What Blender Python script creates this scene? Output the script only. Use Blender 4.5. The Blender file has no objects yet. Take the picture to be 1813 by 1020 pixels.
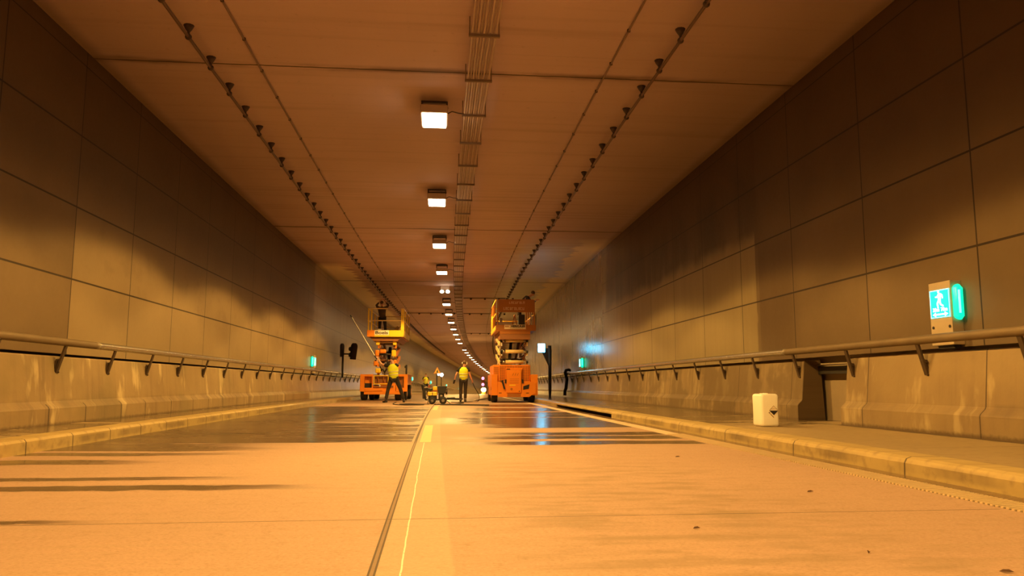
import bpy, bmesh, math, random
import numpy as np
from mathutils import Vector, Matrix, Euler
random.seed(7)
SC = bpy.context.scene
COL = SC.collection

# ------------------------------------------------------------------ camera
cam_d = bpy.data.cameras.new('camera'); cam = bpy.data.objects.new('camera', cam_d); COL.objects.link(cam)
SC.camera = cam
cam_d.sensor_fit = 'HORIZONTAL'; cam_d.sensor_width = 36.0
cam_d.lens = 1351.3 / 1813 * 36.0
cam_d.clip_start = 0.05; cam_d.clip_end = 600
YAW, PITCH, ROLL = 0.10585, 0.12410, 0.00109
cam.location = (0, 0, 0.75)
_f = Vector((math.sin(YAW) * math.cos(PITCH), math.cos(YAW) * math.cos(PITCH), math.sin(PITCH)))
_r = Vector((math.cos(YAW), -math.sin(YAW), 0)); _u = _r.cross(_f)
_r2 = _r * math.cos(ROLL) + _u * math.sin(ROLL); _u2 = -_r * math.sin(ROLL) + _u * math.cos(ROLL)
cam.rotation_euler = Matrix((_r2, _u2, -_f)).transposed().to_euler()

# ------------------------------------------------------------------ world and exposure
w = bpy.data.worlds.new('world'); SC.world = w; w.use_nodes = True
w.node_tree.nodes['Background'].inputs[0].default_value = (0.012, 0.008, 0.004, 1)
w.node_tree.nodes['Background'].inputs[1].default_value = 0.3
SC.view_settings.view_transform = 'Standard'; SC.view_settings.look = 'None'
SC.view_settings.exposure = 0.0; SC.view_settings.gamma = 1.0; SC.view_settings.use_curve_mapping = False
try:
    SC.cycles.max_bounces = 8; SC.cycles.diffuse_bounces = 5; SC.cycles.glossy_bounces = 4
    SC.cycles.sample_clamp_indirect = 6.0; SC.cycles.use_denoising = True
    SC.cycles.caustics_reflective = False; SC.cycles.caustics_refractive = False
except Exception:
    pass
LAMP_W = 1500.0                        # watts of one tunnel luminaire
LAMP_C = (1.0, 0.565, 0.135)            # sodium light
IES_K = 0.0148                           # scale of the photometric profile

# ------------------------------------------------------------------ the road's own frame: s along, o across (right +), h up
K1, K2, KV, KV3 = 9.5428e-4, -1.63606e-6, -9.66353e-5, -1.07325e-6
_S = np.arange(-30, 300, 0.1)
_kap = np.where(_S > 0, K1 + K2 * np.maximum(_S, 0), 0)
_TH = np.where(_S > 0, K1 * _S + 0.5 * K2 * _S ** 2, 0)
_i0 = int(np.argmin(np.abs(_S)))
_X = np.concatenate([[0], np.cumsum(np.sin((_TH[:-1] + _TH[1:]) / 2) * 0.1)]); _X -= _X[_i0]
_Y = np.concatenate([[0], np.cumsum(np.cos((_TH[:-1] + _TH[1:]) / 2) * 0.1)]); _Y -= _Y[_i0]
_Z = np.where(_S > 0, 0.5 * KV * _S ** 2 + KV3 * _S ** 3 / 6, 0)
def TH(s): return float(np.interp(s, _S, _TH))
def P(s, o, h=0.0):
    t = TH(s)
    return Vector((float(np.interp(s, _S, _X)) + o * math.cos(t), float(np.interp(s, _S, _Y)) - o * math.sin(t), float(np.interp(s, _S, _Z)) + h))

# ------------------------------------------------------------------ object helpers
def tag(o, label=None, cat=None, group=None, kind=None):
    if label: o['label'] = label
    if cat: o['category'] = cat
    if group: o['group'] = group
    if kind: o['kind'] = kind
    return o
def empty(name, loc, rz=0.0):
    o = bpy.data.objects.new(name, None); COL.objects.link(o); o.location = loc; o.rotation_euler = (0, 0, rz); o.empty_display_size = 0.1
    return o
def at(name, s, o, h=0.0, rz=0.0):
    return empty(name, P(s, o, h), -TH(s) + rz)
def copy_tree(o, parent=None):
    c = o.copy(); COL.objects.link(c)
    if parent is not None: c.parent = parent
    for ch in list(o.children): copy_tree(ch, c)
    return c
ORD = ['first', 'second', 'third', 'fourth', 'fifth', 'sixth', 'seventh', 'eighth', 'ninth', 'tenth', 'eleventh', 'twelfth', 'thirteenth', 'fourteenth', 'fifteenth',
       'sixteenth', 'seventeenth', 'eighteenth', 'nineteenth', 'twentieth', 'twenty-first', 'twenty-second', 'twenty-third', 'twenty-fourth', 'twenty-fifth', 'twenty-sixth']

class MB:
    def __init__(self): self.v = []; self.f = []; self.uv = []; self.mi = []; self.cur = 0
    def add(self, vs, fs, uvs=None):
        b = len(self.v); self.v += [tuple(x) for x in vs]
        self.uv += list(uvs) if uvs else [(0, 0)] * len(vs)
        for f in fs: self.f.append(tuple(b + i for i in f)); self.mi.append(self.cur)
        return self
    def box(self, x0, x1, y0, y1, z0, z1, M=None):
        vs = [Vector((x, y, z)) for z in (z0, z1) for y in (y0, y1) for x in (x0, x1)]
        if M: vs = [M @ v for v in vs]
        return self.add(vs, [(0, 2, 3, 1), (4, 5, 7, 6), (0, 1, 5, 4), (2, 6, 7, 3), (0, 4, 6, 2), (1, 3, 7, 5)])
    def bar(self, a, b, w, t, up=(0, 0, 1)):
        a = Vector(a); b = Vector(b); d = (b - a).normalized(); up = Vector(up)
        if abs(d.dot(up)) > 0.98: up = Vector((0, 1, 0))
        sx = d.cross(up).normalized(); sz = sx.cross(d).normalized()
        vs = [p + sx * (w / 2 * i) + sz * (t / 2 * j) for p in (a, b) for i, j in ((-1, -1), (1, -1), (1, 1), (-1, 1))]
        return self.add(vs, [(0, 3, 2, 1), (4, 5, 6, 7), (0, 1, 5, 4), (1, 2, 6, 5), (2, 3, 7, 6), (3, 0, 4, 7)])
    def tube(self, pts, r, n=8, caps=True):
        pts = [Vector(p) for p in pts]; m = len(pts); rs = r if isinstance(r, (list, tuple)) else [r] * m
        vs = []; nrm = None
        for i, p in enumerate(pts):
            d = (pts[min(i + 1, m - 1)] - pts[max(i - 1, 0)]).normalized()
            if nrm is None: nrm = d.orthogonal().normalized()
            nrm = (nrm - d * nrm.dot(d)).normalized(); bn = d.cross(nrm)
            for k in range(n):
                a = 2 * math.pi * k / n; vs.append(p + (nrm * math.cos(a) + bn * math.sin(a)) * rs[i])
        fs = [(i * n + k, i * n + (k + 1) % n, (i + 1) * n + (k + 1) % n, (i + 1) * n + k) for i in range(m - 1) for k in range(n)]
        if caps: fs += [tuple(reversed(range(n))), tuple((m - 1) * n + k for k in range(n))]
        return self.add(vs, fs)
    def cyl(self, a, b, r, n=16, r2=None): return self.tube([a, b], [r, r if r2 is None else r2], n)
    def ell(self, c, rx, ry, rz, nu=14, nv=8, M=None):
        vs = []; c = Vector(c)
        for j in range(nv + 1):
            ph = math.pi * j / nv
            for i in range(nu):
                th = 2 * math.pi * i / nu
                q = Vector((rx * math.sin(ph) * math.cos(th), ry * math.sin(ph) * math.sin(th), rz * math.cos(ph)))
                vs.append(c + (M @ q if M else q))
        fs = [(j * nu + i, (j + 1) * nu + i, (j + 1) * nu + (i + 1) % nu, j * nu + (i + 1) % nu) for j in range(nv) for i in range(nu)]
        return self.add(vs, fs)
    def loft(self, rings, n=16, cap=True):
        """rings: (centre, rx, ry, tilt matrix or None)"""
        vs = []
        for r in rings:
            c = Vector(r[0]); M = r[3] if len(r) > 3 else None
            for k in range(n):
                a = 2 * math.pi * k / n; q = Vector((r[1] * math.cos(a), r[2] * math.sin(a), 0))
                vs.append(c + (M @ q if M else q))
        m = len(rings)
        fs = [(i * n + k, i * n + (k + 1) % n, (i + 1) * n + (k + 1) % n, (i + 1) * n + k) for i in range(m - 1) for k in range(n)]
        if cap: fs += [tuple(reversed(range(n))), tuple((m - 1) * n + k for k in range(n))]
        return self.add(vs, fs)
    def prism(self, poly, y0, y1, axis='y', M=None):
        """extrude a 2D polygon (x,z) along y, (y,z) along x or (x,y) along z"""
        mk = {'y': lambda p, t: Vector((p[0], t, p[1])), 'x': lambda p, t: Vector((t, p[0], p[1])), 'z': lambda p, t: Vector((p[0], p[1], t))}[axis]
        n = len(poly); vs = [mk(p, t) for t in (y0, y1) for p in poly]
        if M: vs = [M @ v for v in vs]
        return self.add(vs, [tuple(range(n)), tuple(reversed(range(n, 2 * n)))] + [(i, n + i, n + (i + 1) % n, (i + 1) % n) for i in range(n)])
    def build(self, name, mat, parent=None, smooth=False, bevel=0.0, loc=None, fix=True):
        me = bpy.data.meshes.new(name); vs = self.v
        if loc is not None: vs = [tuple(Vector(v) - Vector(loc)) for v in vs]
        me.from_pydata([tuple(v) for v in vs], [], self.f)
        mats = mat if isinstance(mat, (list, tuple)) else [mat]
        for m in mats: me.materials.append(m)
        if len(mats) > 1: me.polygons.foreach_set('material_index', self.mi)
        ul = me.uv_layers.new(name='UVMap')
        idx = np.zeros(len(me.loops), dtype=np.int32); me.loops.foreach_get('vertex_index', idx)
        ul.data.foreach_set('uv', np.array(self.uv, dtype=np.float32)[idx].ravel())
        if fix:
            bm = bmesh.new(); bm.from_mesh(me); bmesh.ops.recalc_face_normals(bm, faces=bm.faces); bm.to_mesh(me); bm.free()
        if smooth: me.polygons.foreach_set('use_smooth', [True] * len(me.polygons))
        me.update()
        o = bpy.data.objects.new(name, me); COL.objects.link(o)
        if loc is not None: o.location = loc
        if parent is not None: o.parent = parent
        if bevel:
            b = o.modifiers.new('edge', 'BEVEL'); b.width = bevel; b.segments = 2; b.limit_method = 'ANGLE'; b.angle_limit = math.radians(40)
        return o

def srange(a, b):
    out = []; s = a
    while s < b:
        out.append(s); s += 0.5 if s < 60 else (1.0 if s < 120 else 2.0)
    return out + [b]
def sweep(name, prof, s0, s1, mat, closed=False, caps=False, smooth=False, uvmode='o', parent=None, flip=False, ss=None, loc=None):
    """carry a cross-section [(o,h),...] along the road; UV = (o, h or girth ; s) in metres"""
    ss = ss or srange(s0, s1); n = len(prof); m = MB(); vs = []; uv = []; g = [0.0]
    for i in range(1, n): g.append(g[-1] + math.hypot(prof[i][0] - prof[i - 1][0], prof[i][1] - prof[i - 1][1]))
    for s in ss:
        for i, (o, h) in enumerate(prof):
            vs.append(P(s, o, h)); uv.append(({'o': o, 'h': h, 'g': g[i]}[uvmode], s))
    rng = range(n) if closed else range(n - 1)
    fs = [(i * n + k, i * n + (k + 1) % n, (i + 1) * n + (k + 1) % n, (i + 1) * n + k) for i in range(len(ss) - 1) for k in rng]
    if flip: fs = [tuple(reversed(f)) for f in fs]
    if caps and closed: fs += [tuple(reversed(range(n))), tuple((len(ss) - 1) * n + k for k in range(n))]
    m.add(vs, fs, uv)
    return m.build(name, mat, parent, smooth, fix=closed, loc=loc)
# ------------------------------------------------------------------ material helpers
class G:
    def __init__(self, name):
        self.mat = bpy.data.materials.new(name); self.mat.use_nodes = True; self.nt = self.mat.node_tree
        self.nt.nodes.clear(); self.out = self.nt.nodes.new('ShaderNodeOutputMaterial'); self._uv = None
    def N(self, t, **kw):
        n = self.nt.nodes.new(t)
        for k, v in kw.items(): setattr(n, k, v)
        return n
    def put(self, sock, v):
        if v is None: return
        if isinstance(v, bpy.types.NodeSocket): self.nt.links.new(v, sock)
        elif isinstance(v, (tuple, list)) and sock.type == 'RGBA': sock.default_value = tuple(v[:3]) + (1,)
        elif sock.type == 'RGBA': sock.default_value = (v, v, v, 1)
        else: sock.default_value = v
    def m(self, op, a, b=None, c=None, clamp=False):
        n = self.N('ShaderNodeMath', operation=op, use_clamp=clamp)
        for i, x in enumerate((a, b, c)): self.put(n.inputs[i], x) if x is not None else None
        return n.outputs[0]
    def add(self, a, b): return self.m('ADD', a, b)
    def mul(self, a, b): return self.m('MULTIPLY', a, b)
    def mx(self, a, b): return self.m('MAXIMUM', a, b)
    def inv(self, a): return self.m('SUBTRACT', 1.0, a)
    def sm(self, x, a, b, lo=0.0, hi=1.0):
        n = self.N('ShaderNodeMapRange', interpolation_type='SMOOTHSTEP')
        for i, v in enumerate((x, a, b, lo, hi)): self.put(n.inputs[i], v)
        return n.outputs[0]
    def lin(self, x, a, b, lo=0.0, hi=1.0):
        n = self.N('ShaderNodeMapRange', clamp=True)
        for i, v in enumerate((x, a, b, lo, hi)): self.put(n.inputs[i], v)
        return n.outputs[0]
    def uv(self):
        if not self._uv:
            t = self.N('ShaderNodeUVMap', uv_map='UVMap'); s = self.N('ShaderNodeSeparateXYZ'); self.nt.links.new(t.outputs[0], s.inputs[0]); self._uv = (s.outputs[0], s.outputs[1])
        return self._uv
    def vec(self, x, y, z=0.0):
        c = self.N('ShaderNodeCombineXYZ'); self.put(c.inputs[0], x); self.put(c.inputs[1], y); self.put(c.inputs[2], z); return c.outputs[0]
    def obj(self): return self.N('ShaderNodeTexCoord').outputs['Object']
    def noise(self, v, scale=1.0, detail=4.0, rough=0.55):
        n = self.N('ShaderNodeTexNoise'); self.put(n.inputs['Vector'], v); n.inputs['Scale'].default_value = scale
        n.inputs['Detail'].default_value = detail; n.inputs['Roughness'].default_value = rough
        return n.outputs[0]
    def white(self, v):
        n = self.N('ShaderNodeTexWhiteNoise', noise_dimensions='3D'); self.put(n.inputs['Vector'], v); return n.outputs[0]
    def uvn(self, su, sv, detail=4.0, off=0.0, rough=0.55):
        u, v = self.uv(); return self.noise(self.vec(self.mul(u, su), self.mul(v, sv), off), 1.0, detail, rough)
    def mix(self, f, a, b, mode='MIX'):
        n = self.N('ShaderNodeMix', data_type='RGBA', blend_type=mode); self.put(n.inputs[0], f); self.put(n.inputs[6], a); self.put(n.inputs[7], b); return n.outputs[2]
    def line(self, x, pos, w): return self.m('LESS_THAN', self.m('ABSOLUTE', self.m('SUBTRACT', x, pos)), w / 2)
    def grid(self, x, first, per, w): return self.m('LESS_THAN', self.m('PINGPONG', self.m('SUBTRACT', x, first), per / 2), w / 2)
    def band(self, x, a, b, sa, sb=None):
        sb = sa if sb is None else sb
        return self.mul(self.sm(x, a - sa / 2, a + sa / 2), self.sm(x, b - sb / 2, b + sb / 2, 1.0, 0.0))
    def done(self, color, rough=0.6, metal=0.0, spec=0.5, bump=None, bs=0.3, bd=0.01, emit=None, es=0.0, coat=None, trans=None):
        b = self.N('ShaderNodeBsdfPrincipled')
        self.put(b.inputs['Base Color'], color); self.put(b.inputs['Roughness'], rough); self.put(b.inputs['Metallic'], metal); self.put(b.inputs['Specular IOR Level'], spec)
        if emit is not None: self.put(b.inputs['Emission Color'], emit); self.put(b.inputs['Emission Strength'], es)
        if bump is not None:
            n = self.N('ShaderNodeBump'); n.inputs['Strength'].default_value = bs; n.inputs['Distance'].default_value = bd; self.put(n.inputs['Height'], bump)
            self.nt.links.new(n.outputs[0], b.inputs['Normal'])
        self.nt.links.new(b.outputs[0], self.out.inputs[0]); return self.mat

def plain(name, c, rough=0.5, metal=0.0, var=0.12, scale=6.0, spec=0.5):
    g = G(name); n = g.noise(g.obj(), scale, 3.0)
    return g.done(g.mix(n, tuple(x * (1 - var) for x in c), tuple(min(1, x * (1 + var)) for x in c)), g.lin(n, 0, 1, max(0.02, rough - 0.08), min(1, rough + 0.08)), metal, spec)
def glow(name, c, s):
    g = G(name); return g.done(c, 0.4, emit=c, es=s)

def road_material():
    g = G('concrete_road'); u, v = g.uv()
    big = g.uvn(0.5, 0.35, 5.0); fine = g.uvn(9, 9, 5.0, 3.0, 0.7); drag = g.uvn(0.8, 14, 4.0, 7.0)
    c = g.mix(big, (0.40, 0.258, 0.185), (0.54, 0.358, 0.262))
    c = g.mix(g.mul(g.sm(drag, 0.35, 0.75), 0.3), c, (0.37, 0.27, 0.165))
    c = g.mix(g.mul(g.sm(fine, 0.52, 0.75), 0.45), c, (0.30, 0.20, 0.115)); grain = g.uvn(45, 60, 3.0, 91.0, 0.8)
    c = g.mix(g.mul(g.sm(grain, 0.48, 0.72), 0.55), c, (0.26, 0.17, 0.095)); c = g.mix(g.mul(g.sm(grain, 0.46, 0.24), 0.35), c, (0.68, 0.54, 0.36))
    # tyre-worn darker patch ahead on the right lane
    worn = g.mul(g.band(u, 0.5, 2.3, 0.9), g.mul(g.sm(g.uvn(2.0, 6.0, 5.0, 11.0), 0.42, 0.66), g.band(v, 2.0, 7.5, 1.5)))
    c = g.mix(g.mul(worn, 0.55), c, (0.27, 0.19, 0.11))
    c = g.mix(g.mul(g.mul(g.band(u, -0.21, 0.1, 0.02), g.inv(g.sm(v, 25, 30))), 0.22), c, (0.62, 0.50, 0.34))   # faint band left by an old line
    # paint: broken centre line, thin white tracing line, edge gutter strip
    dash = g.mul(g.band(u, -0.172, -0.03, 0.006), g.m('LESS_THAN', g.m('PINGPONG', g.m('SUBTRACT', v, 12.11), 6.3), 2.04))
    dash = g.mul(dash, g.m('GREATER_THAN', v, 9.9))
    c = g.mix(g.mul(dash, 0.85), c, (0.76, 0.60, 0.30))
    wob = g.mul(g.m('SUBTRACT', g.uvn(0.1, 1.6, 3.0, 5.0), 0.5), 0.02)
    thin = g.mul(g.line(g.add(u, wob), -0.112, 0.0075), g.mul(g.m('LESS_THAN', v, 10.0), g.m('GREATER_THAN', g.uvn(30, 25, 3.0, 9.0), 0.36)))
    c = g.mix(g.mul(thin, 0.85), c, (0.88, 0.86, 0.74))
    c = g.mix(g.mul(g.band(u, 3.46, 3.70, 0.01), 0.8), c, (0.80, 0.63, 0.44))
    # joints
    joint = g.grid(v, 4.41, 5.66, 0.012); seam = g.mx(g.line(u, -0.238, 0.009), g.line(u, -0.214, 0.009)); gap = g.band(u, -0.242, -0.210, 0.004); seam = g.mx(seam, g.mul(gap, g.sm(v, 9.6, 10.6)))
    c = g.mix(g.mul(gap, 0.75), c, (0.20, 0.13, 0.075)); lines = g.mx(g.mul(joint, g.m('LESS_THAN', u, 3.42)), seam)
    c = g.mix(g.mul(lines, 0.85), c, (0.06, 0.04, 0.025))
    # water: trickles from the left kerb, hosed-down slabs further in
    vd = g.add(v, g.mul(g.m('SUBTRACT', g.uvn(0.55, 0.35, 4.0, 21.0), 0.5), 0.55)); vd = g.add(vd, g.mul(g.m('SUBTRACT', g.uvn(5.0, 0.8, 3.0, 23.0), 0.5), 0.09))
    ud = g.add(u, g.mul(g.m('SUBTRACT', g.uvn(0.6, 5.0, 4.0, 25.0), 0.5), 1.6))
    wet = None
    for s0, s1, o0, o1, so in ((6.30, 6.52, -7, -2.0, 1.5), (5.72, 5.98, -7, -1.2, 1.2), (4.44, 4.55, -7, -2.1, 0.8), (8.45, 8.8, -7, -2.6, 1.4), (7.55, 8.0, -7, -3.0, 1.0), (9.0, 10.07, -7, -2.3, 1.6),
                               (9.45, 10.05, 0.7, 5, 1.2), (10.45, 11.1, 0.6, 5, 1.4), (11.25, 11.95, 1.0, 5, 1.4), (13.2, 14.6, 0.9, 5, 1.0), (14.5, 17.2, 0.25, 5, 1.2), (17.4, 20.5, 0.6, 5, 1.4), (21.3, 24.5, 0.9, 5, 1.5), (25.5, 29, 1.2, 5, 1.5)):
        sv = 0.05 if s1 < 9 else 0.08
        b = g.mul(g.band(vd, s0, s1, sv), g.band(ud, o0, o1, so)); wet = b if wet is None else g.mx(wet, b)
    mott = g.mx(g.mul(g.sm(g.uvn(0.35, 0.55, 5.0, 31.0, 0.6), 0.36, 0.52), g.sm(g.uvn(0.5, 5.0, 4.0, 33.0, 0.6), 0.28, 0.46)), g.mul(g.sm(g.uvn(0.4, 3.2, 5.0, 37.0, 0.65), 0.44, 0.60), 0.8))
    ragged = g.sm(g.uvn(0.3, 4.5, 5.0, 35.0), 0.38, 0.52)
    left = g.mul(g.band(u, -7, -0.27, 0.02), g.mul(g.band(v, 10.09, 26.5, 0.04, 2.0), g.mx(g.mul(mott, 0.95), g.sm(ud, -1.6, -2.6))))
    far = g.mul(g.sm(v, 29, 36), g.mul(ragged, 0.8))
    wet = g.mx(g.mx(wet, left), far); wet = g.mul(wet, g.band(u, -7, 3.44, 0.03))
    c = g.mix(wet, c, g.mix(0.86, c, (0.045, 0.03, 0.016)))
    gut = g.band(u, 3.71, 4.2, 0.012); c = g.mix(g.mul(gut, 0.85), c, (0.13, 0.08, 0.035)); wet = g.mx(wet, gut)
    r = g.mix(wet, g.lin(fine, 0, 1, 0.62, 0.8), g.lin(mott, 0, 1, 0.30, 0.20))
    h = g.add(g.mul(fine, g.lin(wet, 0, 1, 1.0, 0.45)), g.mul(lines, -3.0))
    return g.done(c, r, 0.0, g.lin(wet, 0, 1, 0.25, 0.5), h, 0.25, 0.006)

def wall_material(name, first, per, clean_at, seed, stain=None, soot=0.85, washed=0.0):
    g = G(name); u, v = g.uv()                      # u = height, v = along the wall
    pan = g.white(g.vec(g.m('FLOOR', g.m('DIVIDE', g.m('SUBTRACT', v, first), per)), g.m('FLOOR', g.m('DIVIDE', g.m('SUBTRACT', u, 0.06), 1.145)), seed))
    grime = g.uvn(0.9, 0.8, 5.0, seed); run = g.uvn(0.30, 2.4, 5.0, seed + 3); fine = g.uvn(14, 14, 3.0, seed + 5)
    c = g.mix(grime, (0.185, 0.133, 0.072) if stain else (0.205, 0.147, 0.08), (0.265, 0.196, 0.108) if stain else (0.30, 0.222, 0.122))
    c = g.mix(g.mul(g.m('SUBTRACT', pan, 0.5), 0.14), c, (0.6, 0.45, 0.3))
    c = g.mix(g.mul(g.sm(u, 2.5, 4.4), soot), c, g.mix(grime, (0.05, 0.026, 0.012), (0.085, 0.048, 0.024)))      # soot on the upper, unwashed rows
    c = g.mix(g.mul(g.mul(g.sm(v, washed + 0.02, washed - 0.02), g.sm(u, 3.6, 3.2, 0.35, 1.0)), 0.72), c, g.mix(grime, (0.085, 0.052, 0.026), (0.15, 0.098, 0.054)))      # rows still unwashed at the near end
    edge = g.add(v, g.mul(g.m('SUBTRACT', g.uvn(2.5, 0.0, 3.0, seed + 9), 0.5), 1.2))
    clean = g.sm(edge, clean_at - 0.15, clean_at + 0.15)
    wash = g.mix(g.m('MULTIPLY_ADD', g.m('SUBTRACT', run, 0.5), g.sm(v, 70, 38, 0.1, 0.8 if stain else 0.25), 0.45), (0.13, 0.093, 0.045), (0.32, 0.245, 0.13))
    c = g.mix(g.mul(clean, 0.85), c, wash)
    wetz = g.sm(v, clean_at - 6, clean_at + 2)
    streak = g.mul(g.sm(run, 0.5, 0.62), g.mul(g.mul(wetz, g.sm(v, 75, 40, 0.2, 1.0)), g.sm(u, 5.6, 2.5, 0.3, 0.8)))
    c = g.mix(g.mul(streak, 0.55 if stain else 0.12), c, (0.13, 0.095, 0.055))
    if stain:
        e = g.add(v, g.mul(g.m('SUBTRACT', g.uvn(1.3, 0.4, 4.0, 61.0), 0.5), 0.5))
        st = g.mul(g.band(e, stain[0], stain[1], 0.9, 0.06), g.sm(u, 3.9, 3.1)); st = g.mul(st, g.lin(run, 0.3, 0.6, 0.75, 1.0))
        c = g.mix(g.mul(st, 0.72), c, (0.10, 0.062, 0.032))
        dp = g.mul(g.sm(g.uvn(0.25, 0.8, 4.0, 71.0), 0.42, 0.55), g.mul(g.band(v, 14.5, clean_at + 3, 2), g.band(g.add(u, g.mul(run, 0.5)), 3.75, 5.3, 0.3, 0.9)))
        c = g.mix(g.mul(dp, 0.7), c, (0.045, 0.027, 0.012))
        lit = g.mul(g.band(v, 14.44, clean_at, 0.03, 2.5), g.sm(g.add(u, g.mul(grime, 0.5)), 4.1, 3.7)); c = g.mix(g.mul(lit, 0.8), c, g.mix(run, (0.20, 0.15, 0.075), (0.33, 0.26, 0.14)))  # washed lower rows, paler up to the wet stretch
    else:
        rust = g.mul(g.sm(g.uvn(1.6, 1.1, 4.0, 81.0), 0.52, 0.66), g.band(u, 2.3, 3.4, 0.5)); c = g.mix(g.mul(rust, 0.22), c, (0.12, 0.075, 0.04))
    ln = g.grid(v, first, per, 0.024)
    for hh, wd in ((2.35, 0.028), (3.49, 0.026), (4.636, 0.026), (5.78, 0.018)): ln = g.mx(ln, g.line(u, hh, wd))
    c = g.mix(g.mul(ln, 0.9), c, (0.02, 0.012, 0.008))
    wet = g.mul(wetz, g.lin(run, 0.35, 0.6, 0.7, 1.0))
    r = g.mix(wet, g.lin(fine, 0, 1, 0.5, 0.62), g.lin(run, 0.3, 0.7, 0.14 if stain else 0.24, 0.30 if stain else 0.36))
    h = g.add(g.mul(run, g.mul(wet, g.sm(v, 70, 40, 0.05, 0.5 if stain else 0.25))), g.add(g.mul(fine, 0.15), g.mul(ln, -2.0)))
    return g.done(c, r, 0.0, g.lin(wet, 0, 1, 0.25, 0.6), h, 0.25, 0.008)

def ceiling_material():
    g = G('concrete_ceiling'); u, v = g.uv()
    big = g.uvn(0.35, 0.25, 5.0, 2.0); fl = g.uvn(0.12, 5.5, 4.0, 4.0); fine = g.uvn(8, 8, 4.0, 6.0)
    c = g.mix(big, (0.50, 0.37, 0.40), (0.67, 0.51, 0.56))  # pink-blue tint puts lens haze into the ceiling colour
    c = g.mix(g.mul(g.sm(fl, 0.5, 0.72), g.lin(v, 16, 36, 0.12, 0.5)), c, (0.20, 0.14, 0.11))
    c = g.mix(g.mul(g.sm(g.uvn(0.1, 1.6, 3.0, 14.0), 0.55, 0.7), 0.2), c, (0.22, 0.155, 0.12))
    c = g.mix(g.mul(g.mx(g.sm(u, 1.5, 5.8), g.mul(g.sm(u, -2.5, -5.6), 0.6)), 0.6), c, (0.17, 0.115, 0.085))      # darker toward the walls
    c = g.mix(g.mul(g.sm(fine, 0.6, 0.8), 0.25), c, (0.2, 0.14, 0.1))
    # hosed-clean patches beside both walls, with a ragged edge
    ue = g.add(u, g.mul(g.m('SUBTRACT', g.uvn(0.7, 1.4, 5.0, 8.0), 0.5), 1.6))
    cl = g.mul(g.sm(v, 33.2, 35.0), g.sm(ue, -4.2, -4.5)); cr = g.mul(g.sm(v, 26.8, 29.5), g.sm(ue, 5.1, 5.4))
    c = g.mix(g.mul(g.mx(cl, cr), 0.9), c, (0.86, 0.76, 0.50))
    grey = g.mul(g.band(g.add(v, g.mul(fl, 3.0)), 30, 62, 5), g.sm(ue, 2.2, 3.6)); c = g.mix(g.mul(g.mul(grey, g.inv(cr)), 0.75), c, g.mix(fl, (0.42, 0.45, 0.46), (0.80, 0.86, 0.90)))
    vd = g.add(v, g.mul(g.m('SUBTRACT', g.uvn(1.1, 0.2, 4.0, 17.0), 0.5), 0.22))
    wid = g.m('PINGPONG', g.m('SUBTRACT', vd, 12.5), 6.66)
    c = g.mix(g.mul(g.mul(g.sm(wid, 0.20, 0.02), g.sm(g.uvn(0.5, 3.0, 5.0, 19.0), 0.34, 0.6)), 0.75), c, (0.12, 0.075, 0.06))
    j = g.grid(g.add(v, g.mul(g.m('SUBTRACT', g.uvn(2.5, 0.0, 4.0, 27.0), 0.5), 0.05)), 12.52, 13.32, 0.045); c = g.mix(g.mul(j, 0.85), c, (0.05, 0.03, 0.02))
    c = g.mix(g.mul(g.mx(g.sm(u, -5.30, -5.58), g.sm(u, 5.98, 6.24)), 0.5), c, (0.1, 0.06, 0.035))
    wet = g.mx(g.mx(cl, cr), grey)
    return g.done(c, g.mix(wet, 0.75, 0.42), 0.0, 0.3, g.add(fine, g.mul(j, -3)), 0.25, 0.008)

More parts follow.
